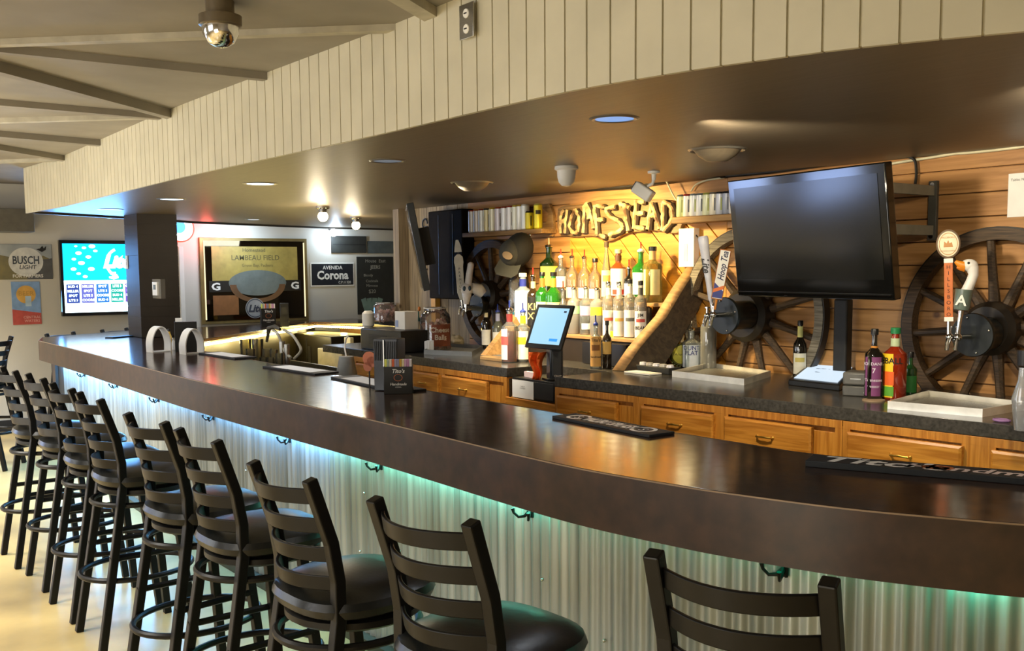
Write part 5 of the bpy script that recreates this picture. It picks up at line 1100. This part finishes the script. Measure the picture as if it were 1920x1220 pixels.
def caddy(x, yb, yt, w, label, rot, txt=True, small=False):
    p = onB(x, yb); s = scl(p); W_ = w * s; H_ = Dp(x, yt, p.y).z - BARZ; t = thing('straw_caddy', label, 'caddy', (p.x, p.y, BARZ), (0, 0, facing(p) + math.pi / 2 + rot))
    D_ = W_ * .8
    fr_ = MB()
    for a, b, c_, d_ in ((0, -D_ / 2, W_, .004), (0, D_ / 2, W_, .004)): fr_.box((a, b, H_ * .39), (c_, d_, H_ * .78))
    for sx in (-1, 1): fr_.box((sx * W_ / 2, 0, H_ * .39), (.004, D_, H_ * .78))
    fr_.box((0, 0, .003), (W_, D_, .006)); fr_.build('box', BLACKP, t, bevel=.001)
    cols = ['e6e86a', 'a9b8a0', 'f0dcc8', 'e86a3a', 'a8a0b8', '9a94b0', 'd8a83a', 'f2e2b0', 'd8a8c4', 'c88ab0', 'f0e6e6']
    for k, c_ in enumerate(cols): MB().box((-W_ * .44 + W_ * .088 * k, -D_ * .22, H_ * .5), (W_ * .08, D_ * .4, H_ * .94)).build('napkin_packet', mat('packet_' + c_, c_, .6), t)
    MT = Matrix.Translation((0, -D_ / 2 - .0025, 0)) @ Matrix.Rotation(math.pi / 2, 4, 'X')
    m = MB(); m.text("Tito's", H_ * .11, (0, H_ * .66), M=MT, shear=.25, bold=.03); m.text('Handmade', H_ * .075, (0, H_ * .29), M=MT, shear=.25, bold=.02); m.text('VODKA', H_ * .035, (0, H_ * .2), M=MT); m.build('lettering', WHITEP, t)
    MB().lathe([(H_ * .085, .0006), (H_ * .1, .0006)], 24, M=Matrix.Translation((0, -D_ / 2 - .0022, H_ * .47)) @ Matrix.Rotation(math.pi / 2, 4, 'X') @ Matrix.Diagonal((1.25, 1, 1, 1))).build('oval_mark', mat('copper_ink', 'c0693a', .5), t)
    return t, W_, H_, D_
t, W_, H_, D_ = caddy(748, 736, 671, 52, 'black straw and napkin caddy with bright packets, near on the bar', -.05)
p = onB(714, 734); s = scl(p); t = thing('menu_block', 'tall black ribbed napkin holder beside the near straw caddy', 'holder', (p.x, p.y + .04, BARZ), (0, 0, facing(p) + math.pi / 2 - .5))
MB().box((0, .03, 50 * s), (50 * s, .09, 98 * s)).build('body', BLACKP, t, bevel=.003)
for k in range(13): MB().box((-22 * s + k * 3.7 * s, -.017, 76 * s), (1.2 * s, .004, 36 * s)).build('rib', MATTE, t)
MB().box((-3 * s, -.0195, 72 * s), (2.2 * s, .003, 50 * s)).build('steel_strip', STEEL, t)
p = onB(706, 728); s = scl(p); t = thing('paddle_coasters', 'pair of round orange paddles on a dark stick in front of the napkin holder', 'paddle', (p.x, p.y - .03, BARZ), (0, 0, facing(p) + math.pi / 2 - .5))
OR = mat('orange_leather', 'cc6f42', .5)
MB().cyl((0, -.02, 0), (0, -.02, 42 * s), .004).build('stick', MATTE, t)
for dx, z_, r_ in ((2, 58, 13), (8, 52, 10), (-1, 43, 9)): MB().lathe([(0, .004), (r_ * s, .004), (r_ * s, -.004), (0, -.004)], 24, M=Matrix.Translation((dx * s, -.03, z_ * s)) @ Matrix.Rotation(math.pi / 2, 4, 'X')).build('disc', OR, t)
caddy(503, 612, 568, 26, 'black straw caddy on the far leg of the bar before the mirror', .1)
p = onB(534, 612); t = thing('napkin_holder', 'black napkin holder on the far leg of the bar beside the caddy', 'holder', (p.x, p.y, BARZ), (0, 0, facing(p) + math.pi / 2)); s = scl(p); MB().box((0, 0, 22 * s), (16 * s, .1, 44 * s)).build('body', BLACKP, t, bevel=.003); MB().box((0, -.052, 30 * s), (10 * s, .003, 12 * s)).build('slot', MATTE, t)
# arch-shaped table card holders
for x, yb, w, h, lb in ((298, 659, 34, 46, 'white arch-shaped table card standing left of the black menu'), (360, 663, 34, 46, 'white rounded card holder standing right of the black menu')):
    p = onB(x, yb); s = scl(p); t = thing('arch_card_holder', lb, 'card holder', (p.x, p.y, BARZ), (0, 0, facing(p) + math.pi / 2 + .5), 'white arch card holders')
    pts_ = [Vector((-.5 * w * s, 0)), Vector((-.5 * w * s, h * .45 * s)), Vector((-.3 * w * s, h * .85 * s)), Vector((0, h * s)), Vector((.3 * w * s, h * .85 * s)), Vector((.5 * w * s, h * .45 * s)), Vector((.5 * w * s, 0))]
    pts_ = spline(pts_, 5); T = Matrix.Rotation(math.pi / 2, 4, 'X')
    q = offset(pts_, .008); n_ = len(pts_); V = []
    for arr in (pts_, q):
        for yy in (-.05, .05): V += [Vector((v.x, yy, v.y)) for v in arr]
    F = []
    for i in range(n_ - 1):
        for a, b in ((0, 1), (1, 3), (3, 2), (2, 0)): F.append((a * n_ + i, a * n_ + i + 1, b * n_ + i + 1, b * n_ + i))
    MB()._add(V, F).build('arch_band', WHITEP, t)
    MB().box((0, 0, .004), (w * s, .09, .006)).build('base', WHITEP, t)
for x, yb, w, h, lb, c_ in ((338, 659, 40, 56, 'black menu block between the two white arches', BLACKP), (313, 640, 10, 12, 'small dark cup behind the left white arch', MATTE)):
    p = onB(x, yb); s = scl(p); t = thing('menu_holder' if h > 20 else 'cup', lb, 'holder' if h > 20 else 'cup', (p.x, p.y + .05, BARZ), (0, 0, facing(p) + math.pi / 2))
    if h > 20: MB().box((0, 0, h * s / 2), (w * s, .06, h * s)).build('block', c_, t, bevel=.003); MB().box((-w * s * .3, .0, h * s * 1.06), (w * s * .3, .04, h * s * .12)).build('paper_tops', PAPER, t)
    else: MB().lathe([(0, 0), (w * s * .4, 0), (w * s * .5, h * s), (w * s * .45, h * s)], 16).build('body', c_, t)
for x, yb, h, w, lb, c1 in ((318, 652, 36, 9, 'small yellow-labelled sauce bottle between arch and menu block', 'f0c860'), (326, 655, 22, 7, 'salt shaker with steel cap in front of the menu block', 'e8e6e0'), (344, 656, 22, 8, 'small clear shaker before the right white arch', 'd8d4cc')):
    p = onB(x, yb); s = scl(p); t = thing('shaker', lb, 'shaker', (p.x, p.y, BARZ), group='condiments on the bar'); R = w * s / 2
    MB().lathe([(0, 0), (R, 0), (R, h * s * .6), (R * .5, h * s * .8), (R * .5, h * s * .9)], 14).build('body', mat('cond_' + c1, c1, .4), t); MB().lathe([(0, h * s), (R * .6, h * s), (R * .6, h * s * .86), (0, h * s * .86)], 12).build('cap', STEEL if w < 9 else BLACKP, t)
# low flat tablet tray near pillar
bar_mat((212, 632), (268, 627), 'thin dark tray on the bar in front of the dark pillar', .10, deco=None)
# ------------------------------------------------------------------ bartender's well: glasses, hoses, bins
def plan(x, y, D): return Dp(x, y, D)
t0 = Dp(520, 660, 3.05)
def tumbler(x, y, D, w, h, label, col='cfc88a', steel=False):
    p = Dp(x, y, D); s = scl(p); R = w * s / 2; t = thing('stacked_glass' if not steel else 'steel_shaker', label, 'glass' if not steel else 'shaker', tuple(p), group='glassware in the bar well')
    if steel: MB().lathe([(0, 0), (R * .8, 0), (R, h * s)], 18).build('body', STEEL, t)
    else:
        MB().lathe([(0, .002), (R * .8, .002), (R, h * s), (R * .94, h * s), (R * .75, .01), (0, .01)], 18).build('glass_body', glass('well_glass', 'e6e0c0', .10, .02), t)
        MB().lathe([(R * .96, h * s), (R * 1.02, h * s), (R * 1.02, h * s + .003), (R * .96, h * s + .003)], 18).build('rim', CHROME, t)
well = thing('speed_well', 'stainless steel bartender well behind the middle of the bar', 'sink', (Dp(520, 690, 3.05).x, 3.1, 0))
MB().box((0, 0, .4), (1.5, .42, .8)).build('cabinet', STEEL, well, bevel=.01); MB().box((0, .2, .9), (1.5, .02, .2)).build('backsplash', STEEL, well); MB().box((0, -.05, .815), (1.4, .3, .03)).build('bottle_rail', MATTE, well)
zt = .832
k = 0
desc = ['leftmost glass of the cluster', 'glass right of the leftmost', 'front glass of the cluster', 'tall glass in the middle of the cluster', 'glass left of the steel shakers', 'short glass touching the soda hose', 'glass at the back of the cluster', 'glass beside the red jar', 'last glass before the shakers']
for (x, y, D, w, h) in ((462, 682, 3.15, 22, 46), (484, 684, 3.15, 22, 48), (470, 688, 3.0, 18, 34), (502, 690, 3.1, 18, 36), (514, 692, 3.1, 16, 36), (524, 692, 3.05, 14, 30), (476, 676, 3.3, 18, 40), (494, 692, 3.0, 14, 22), (508, 694, 3.0, 14, 24)):
    p = Dp(x, y, D); s = scl(p); top = Dp(x, y - h, D).z; yy = y; b_ = (top - zt) / s
    q = Dp(x, y, D); 
    t = thing('drinking_glass', 'clear amber-lit ' + desc[k], 'glass', (q.x, D, zt), group='glassware in the bar well'); R = w * s / 2; Ht = top - zt
    MB().lathe([(0, .002), (R * .8, .002), (R, Ht), (R * .94, Ht), (R * .75, .01), (0, .01)], 16).build('glass_body', glass('well_glass', 'e6e0c0', .10, .02), t); k += 1
for i, (x, ytop, w) in enumerate(((529, 640, 12), (538, 645, 11))):
    q = Dp(x, ytop, 3.1); t = thing('steel_shaker', 'steel cocktail shaker, %s of two under the hoses' % ['left', 'right'][i], 'shaker', (q.x, 3.1, zt), group='glassware in the bar well'); R = w * scl(q) / 2; Ht = q.z - zt
    MB().lathe([(0, 0), (R * .75, 0), (R, Ht), (R * .95, Ht), (R * .7, .01), (0, .01)], 18).build('body', STEEL, t)
HO = mat('hose_grey', 'b5ad96', .35); gun = thing('soda_gun', 'soda gun with two curved grey hoses rising from the well', 'soda gun', tuple(Dp(505, 616, 3.1)))
g0 = gun.location
for P in ([(510, 616), (522, 628), (530, 650), (538, 664), (545, 670)], [(532, 618), (548, 628), (560, 645), (564, 658), (552, 672)]): MB().tube(spline([Dp(x, y, 3.1) - g0 for x, y in P], 5), .011, 8).build('hose', HO, gun)
MB().tube([Dp(x, y, 3.1) - g0 for x, y in ((500, 640), (503, 625), (504, 616), (515, 612), (525, 617))], [.01, .013, .02, .017, .012], 8).build('gun_head', mat('gun_dark', '4a4436', .4), gun)
p = Dp(594, 700, 3.25); t = thing('trash_bin', 'black bin lined with a black plastic bag behind the bar', 'bin', (p.x, 3.35, 0)); r_ = 32 * scl(p)
MB().lathe([(0, 0), (r_ * .85, 0), (r_, .86), (r_ * 1.06, .9), (r_ * .95, .93), (r_ * .8, .88), (0, .7)], 22).build('bin', mat('bag_black', '151614', .25, 0, .2, 12, bump=.7), t); MB().lathe([(r_ * .98, .9), (r_ * 1.08, .87), (r_ * 1.04, .80)], 22).build('bag_rim', mat('bag_black', '151614', .25), t)
p = Dp(650, 700, 3.2); s = scl(p); t = thing('bar_mat_cone', 'grey cone-shaped funnel standing behind the bar near the oak cabinets', 'funnel', (p.x, 3.2, .45)); zt2 = Dp(650, 668, 3.2).z - .45
MB().lathe([(0, 0), (.16, 0), (.14, zt2 * .3), (.05, zt2), (0, zt2)], 20).build('cone', mat('cone_grey', '8a8a84', .6), t); MB().tube([(0, 0, zt2), (-.02, 0, zt2 + .06), (.0, 0, zt2 + .12), (.04, 0, zt2 + .15)], .006, 6).build('cord', WHITEP, t)
p0, p1 = Dp(533, 620, 5.1), Dp(620, 620, 5.1); z1 = 0
t = thing('black_cooler', 'black bottle cooler under the light strip of the far bar', 'cooler', ((p0.x + p1.x) / 2, 5.35, 0)); wz = Dp(600, 629, 5.1).z
MB().box((0, 0, wz / 2), (p1.x - p0.x, .5, wz)).build('case', mat('cooler_black', '1f1b12', .4), t, bevel=.01)
MB().box((0, -.255, wz * .5), (.012, .01, wz * .9)).build('door_seam', MATTE, t); MB().box((.1, -.27, wz * .7), (.02, .03, .3)).build('handle', STEEL, t)
p0, p1 = Dp(626, 650, 5.0), Dp(664, 650, 5.0); t = thing('white_bin', 'off-white storage bin with notched back, right of the black cooler', 'bin', ((p0.x + p1.x) / 2 + .05, 5.0, 0)); zz = Dp(640, 652, 5.0).z
MB().box((0, 0, zz / 2), (p1.x - p0.x + .1, .4, zz)).build('tub', mat('bin_offwhite', 'b9b39c', .5), t, bevel=.01); MB().box((-.12, .1, zz + .05), (.14, .04, .12)).build('notch_tab', mat('bin_cream', 'e3d8ae', .5), t)
for i, x in enumerate((640, 665, 680)):
    q = Dp(x, 635, 5.6); t = thing('stemware', 'hanging wine glass under the far shelf, %s' % ['left', 'middle', 'right'][i], 'glass', (q.x, 5.6, q.z), group='glasses under the far shelf')
    MB().lathe([(.03, .06), (.032, .055), (.004, .05), (.004, 0), (.03, -.02), (.034, -.05), (.028, -.08)], 14).build('glass_body', glass('well_glass', 'e6e0c0', .10, .02), t)
# ================================================================== FAR WALL
t, W_, H_ = wallbox('bar_mirror', 372, 445, 577, 600, .03, mat('mirror_frame_gold', '8f7a4a', .35, .4), 'large framed bar mirror printed with a stadium on the far wall', 'mirror', 'F')
MB().box((0, 0, .033), (W_ * .94, H_ * .93, .004)).build('mirror_glass', mat('dark_mirror', '6a5c48', .05, 1, .05), t)
YL = mat('print_yellow', 'a8934a', .45); BN = mat('print_brown', '6b4a2c', .5); BKP = mat('print_black', '201d18', .4); GY = mat('print_grey', '6a716a', .5)
def rect(u0, v0, u1, v1, z, m, nm, par=None): return MB().box(((u0 + u1) / 2 * W_, (v0 + v1) / 2 * H_, z), (abs(u1 - u0) * W_, abs(v1 - v0) * H_, .0015)).build(nm, m, par or t)
rect(-.40, .0, .40, .40, .0365, YL, 'yellow_panel')
rect(-.43, -.13, .43, .0, .0365, BKP, 'black_band')
MB().lathe([(0, .039), (W_ * .27, .039)], 36, M=Matrix.Translation((.02, -.03, 0)) @ Matrix.Diagonal((1, .42, 1, 1))).build('stadium_print', GY, t)
MB().lathe([(W_ * .20, .0405), (W_ * .26, .0405)], 36, a0=math.pi, a1=2 * math.pi, M=Matrix.Translation((.02, -.05, 0)) @ Matrix.Diagonal((1, .62, 1, 1))).build('stadium_stand', BN, t)
rect(-.40, -.40, -.17, -.17, .0365, mat('print_orange_brown', '8a5a30', .5), 'brown_panel')
m = MB(); m.text('Homestead', .045, (-.02, H_ * .36, .0385), bold=.02); m.text('LAMBEAU FIELD', .062, (0, H_ * .27, .0385), bold=.01); m.text('Green Bay, Packers', .036, (.02, H_ * .18, .0385)); m.build('lettering', mat('ink_olive', '5f5530', .6), t)
for u in (-.37, .37): MB().text('G', .085, (u * W_, -.065 * H_, .0385), bold=.05, sx=1.3).build('letter', WHITEP, t)
MB().lathe([(0, .041), (.125, .041)], 30, M=Matrix.Translation((W_ * -.02, -H_ * .33, 0))).build('roundel', mat('roundel_grey', '9a9a98', .5), t)
MB().lathe([(.105, .0425), (.115, .0425)], 30, M=Matrix.Translation((W_ * -.02, -H_ * .33, 0))).build('roundel_ring', mat('ink_navy2', '2c3444', .5), t)
MB().text('Lite', .085, (W_ * -.02, -H_ * .33, .0425), shear=.3, bold=.06).build('lettering', mat('ink_navy2', '2c3444', .5), t)
for sx in (-1, 1): MB().box((sx * W_ * .465, 0, .038), (.014, H_ * .9, .008)).build('light_tube', lit('tube_warm', 'e8d8a8', 1.1), t)
t, W_, H_ = wallbox('tin_sign', 581, 492, 664, 536, .008, WHITEP, 'black and white street-style beer sign right of the mirror', 'sign', 'F')
MB().box((0, 0, .010), (W_ * .95, H_ * .88, .002)).build('black_face', mat('sign_black', '23262c', .4), t)
m = MB(); m.text('AVENIDA', H_ * .15, (0, H_ * .29, .0115), bold=.02); m.text('Corona', H_ * .34, (0, -.02 * H_, .0115), bold=.05, sx=.95); m.text('C.P.11320', H_ * .10, (W_ * .27, -H_ * .33, .0115), bold=.02); m.build('lettering', WHITEP, t)
t, W_, H_ = wallbox('chalkboard', 668, 481, 738, 587, .012, mat('chalk_black', '2b2c28', .6), 'tall chalkboard menu with chalk writing and a drawn hand of cards', 'chalkboard', 'F')
m = MB(); m.text('House  East', .045, (0, H_ * .43, .014), shear=.1); m.text('JEERS', .045, (0, H_ * .32, .014), bold=.03); m.text('Bloody', .035, (-W_ * .2, H_ * .18, .014)); m.text('Cocktails', .035, (-W_ * .1, H_ * .08, .014)); m.text('Mimosas', .035, (-W_ * .1, -.0, .014)); m.text('$20', .05, (-W_ * .1, -H_ * .1, .014)); m.build('chalk_writing', mat('chalk', 'a9a9a0', .8), t)
for k in range(4): MB().box((0, 0, 0), (.075, .17, .001), M=Matrix.Translation((-W_ * .3 + k * .07, -H_ * .33, .0135 + k * .0006)) @ Matrix.Rotation(.3 - k * .2, 4, 'Z')).build('drawn_card', mat('card_teal', '7a948c', .8), t)
t, W_, H_ = wallbox('wall_vent', 620, 442, 686, 474, .02, mat('vent_dark', '34342f', .6), 'dark rectangular panel high on the far wall below a bright spot lamp', 'vent', 'F')
MB().box((0, 0, .022), (W_ * .92, H_ * .06, .004)).build('slat', MATTE, t)
t, W_, H_ = wallbox('wall_panel', 688, 452, 749, 475, .01, mat('panel_bluegrey', '5c6668', .6), 'blue-grey panel high on the far wall beside the barn-wood corner', 'panel', 'F')
t, W_, H_ = wallbox('wall_plaque', 741, 490, 752, 523, .01, mat('plaque_grey', '5f6862', .6), 'small grey-green plaque on far wall right of the chalkboard', 'plaque', 'F')
p = Sp(625, 436, FARX + .12); t = thing('spot_lamp', 'small bright blue-white spot lamp on the far wall above the dark panel', 'lamp', tuple(p)); MB().sphere((0, 0, 0), .05, 10).build('bulb', lit('bulb_cool', 'd8e8ff', 12), t); MB().cyl((0, 0, .03), (-.1, 0, .06), .025).build('socket', BLACKP, t)
lamp('POINT', (p.x + .08, p.y, p.z - .06), 6, COOL, .04)
# round lit sign half behind the pillar
p = Sp(337, 428, FARX + .05); R = 26 * scl(p); t = thing('lit_beer_sign', 'round glowing white and blue sign with red rim beside the pillar', 'sign', tuple(p), LW)
MB().lathe([(0, .03), (R * .9, .03), (R * .9, -.03), (0, -.03)], 34).build('lit_face', lit('neon_white', 'dff4ff', 3.2), t)
MB().lathe([(R * .9, .034), (R, .034), (R, -.03), (R * .9, -.03)], 34).build('red_rim', lit('neon_red', 'ff3a28', 3.0), t)
MB().lathe([(0, .034), (R * .45, .034)], 20, (-R * .1, R * .1, 0)).build('blue_mark', lit('neon_blue', '4aa8ff', 2.4), t)
lamp('POINT', (p.x + .12, p.y + .28, p.z - .14), 2.6, (1, .12, .08), .06)
# far lit television
t, W_, H_ = wallbox('television', 108, 450, 262, 588, .06, BLACKP, 'lit television with blue football graphics on the far left wall', 'television', 'F')
def rr(u0, v0, u1, v1, z, m, nm): return MB().box(((u0 + u1) / 2 * W_, (v0 + v1) / 2 * H_, z), ((u1 - u0) * W_, (v1 - v0) * H_, .001)).build(nm, m, t)
CY = lit('tv_cyan', '0a9fd8', 2.2); WH = lit('tv_white', 'dcf6ff', 3); BLU = lit('tv_blue', '2f55b8', 1.3)
rr(-.465, -.03, .465, .455, .063, CY, 'screen'); rr(-.465, -.455, .465, -.03, .063, WH, 'screen')
for k, c_ in enumerate(('2b3f8a', '5a5fb0', '2f6fb8', '1f9a8a', '6a4fb0')): rr(-.44 + k * .185, -.33, -.44 + k * .185 + .16, -.08, .0642, lit('tv_p' + c_, c_, 1.2), 'menu_panel')
for k in range(5):
    for j in range(4): MB().text(['BUD 4', 'MILLER', 'SPOT', 'LITE 3', 'COORS'][(k + j) % 5], .026, ((-.36 + k * .185) * W_, (-.11 - j * .06) * H_, .066), bold=.04).build('menu_text', WH, t)
m = MB(); random.seed(3)
for u, v, r_ in ((-.33, .25, .02), (-.27, .33, .028), (-.2, .4, .02), (-.1, .42, .03), (-.34, .12, .025), (-.24, .2, .03), (-.15, .28, .025), (-.28, .06, .02), (-.12, .12, .03), (-.2, .02, .022), (-.06, .36, .02), (-.3, .42, .014)): m.lathe([(0, .0645), (r_, .0645)], 10, M=Matrix.Translation((u * W_, v * H_, 0)) @ Matrix.Diagonal((1.2, .7, 1, 1)))
m.text('Lite', .13, (.2 * W_, .22 * H_, .0645), shear=.3, bold=.1); m.lathe([(.15, .0645), (.18, .0645)], 24, a0=2.0, a1=4.4, M=Matrix.Translation((.27 * W_, .2 * H_, 0))); m.prism([(.1 * W_, .02 * H_), (.22 * W_, .02 * H_), (.22 * W_, -.005 * H_), (.16 * W_, -.02 * H_), (.1 * W_, -.005 * H_)], .0645, .0655); m.text('NFL', .03, (.16 * W_, .06 * H_, .0645), bold=.05)
m.build('graphics', WH, t)
q = Sp(180, 520, FARX + .08); lamp('AREA', tuple(q), 34, (.13, .42, 1), W_ * .95, tuple(q + Vector((1, 0, -.15))), size_y=H_ * .9)
# tin signs at far left
t, W_, H_ = wallbox('tin_sign', -30, 457, 99, 523, .008, mat('sign_sky', 'b9bdbd', .45, 0, 0, 3, col2='8e9496'), 'grey landscape tin sign with big dark lettering and a flying bird', 'sign', 'F', bevel=.003)
MB().prism([(-.5 * W_, -.5 * H_), (.5 * W_, -.5 * H_), (.5 * W_, .05 * H_), (.36 * W_, .18 * H_), (.25 * W_, .02 * H_), (.0, .08 * H_), (-.3 * W_, .2 * H_), (-.5 * W_, .0)], .010, .0105).build('field_print', mat('sign_field', '6f6a54', .5, 0, 0, 8, col2='8a7f55'), t)
MB().prism([(.1 * W_, -.5 * H_), (.5 * W_, -.5 * H_), (.5 * W_, .1 * H_), (.3 * W_, .05 * H_), (.18 * W_, -.2 * H_)], .0106, .011).build('field_print', mat('sign_dark', '5f5f5f', .5), t)
MB().lathe([(0, .0115), (.115, .0115)], 30, M=Matrix.Translation((.10 * W_, .0, 0)) @ Matrix.Diagonal((1.5, 1.35, 1, 1))).build('badge', mat('sign_white', 'e0dfd8', .5), t)
m = MB(); m.text('BUSCH', H_ * .22, (.10 * W_, .05 * H_, .0125), bold=.03, sx=.72); m.text('LIGHT', H_ * .11, (.12 * W_, -.15 * H_, .0125), bold=.03, shear=.15); m.build('lettering', mat('ink_slate', '4a5058', .5), t)
MB().text('FOR FARMERS', H_ * .09, (.12 * W_, -.40 * H_, .0125), bold=.03).build('lettering', WHITEP, t)
MB().prism([(.26 * W_, .36 * H_), (.32 * W_, .38 * H_), (.36 * W_, .46 * H_), (.38 * W_, .38 * H_), (.42 * W_, .46 * H_), (.41 * W_, .34 * H_), (.35 * W_, .28 * H_)], .0115, .012).build('bird_print', MATTE, t)
t, W_, H_ = wallbox('poster', 20, 528, 78, 607, .006, mat('poster_blue', '8aacd8', .5), 'blue and red poster with an orange sun below the tin sign', 'poster', 'F')
MB().prism([(-W_ / 2, -H_ / 2), (W_ / 2, -H_ / 2), (W_ / 2, -.24 * H_), (-W_ / 2, -.14 * H_)], .0075, .008).build('red_band', mat('poster_red', 'c9584e', .5), t)
MB().lathe([(0, .009), (W_ * .34, .009)], 30, (0, H_ * .2, 0)).build('sun', mat('poster_orange', 'e8b45a', .5), t)
MB().text('BEER', .05, (0, H_ * .23, .0095)).build('lettering', mat('ink_sand', 'c99a4a', .5), t)
MB().box((.02, .02, .0095), (.06, .11, .001)).build('glass_print', mat('poster_pale', 'b9d0e0', .5), t)
MB().text('CENTRAL\nWATERS', .028, (.05, -.33 * H_, .0085), bold=.02).build('lettering', mat('poster_pink', 'e8b0a8', .5), t)
t, W_, H_ = wallbox('wall_cabinet', -60, 392, 52, 437, .35, mat('unit_grey', '6b665a', .5), 'grey box unit high on the far wall at the left picture edge', 'cabinet', 'F', bevel=.005)
p = Zp(206, 402, SOFZ); q = Sp(205, 404, FARX + .25); t = thing('dome_camera', 'small white dome camera beyond the soffit left of the pillar', 'security camera', tuple(q)); MB().sphere((0, 0, 0), .06, 12, sc=(1, 1, .6)).build('dome', WHITEP, t); MB().cyl((0, 0, .0), (-.26, 0, .08), .03).build('bracket', WHITEP, t)
# on the pillar
p = Dp(302, 541, PIL[2]); t = thing('thermostat', 'white thermostat in a clear guard on the dark pillar', 'thermostat', (p.x, PIL[2], p.z), BW); s = scl(p)
MB().box((0, 0, .02), (48 * s, 36 * s, .041)).build('clear_guard', glass('guard_clear', '8f8f8c', .45), t); MB().box((0, 0, .048), (28 * s, 25 * s, .02)).build('body', WHITEP, t, bevel=.003); MB().box((0, 3 * s, .056), (13 * s, 9 * s, .008)).build('display', mat('lcd', '6b7368', .3), t)
p = Dp(252, 491, PIL[2] - .001); t = thing('paper_label', 'small white label on the left edge of the pillar', 'label', (PIL[0] + .04, PIL[2], p.z), BW); MB().box((0, 0, .002), (.07, .13, .003)).build('paper', PAPER, t); MB().text('AL-7', .02, (0, 0, .004), M=Matrix.Rotation(math.pi / 2, 4, 'Z')).build('writing', mat('ink_grey', '5a564e', .7), t)
# white door trim on the far wall right of the pillar
a, b = Sp(337, 560, FARX), Sp(345, 560, FARX)
struct(MB().box((FARX + .02, (a.y + b.y) / 2, 1.0), (.04, b.y - a.y, 2.0)), 'trim_30', WHITEP)
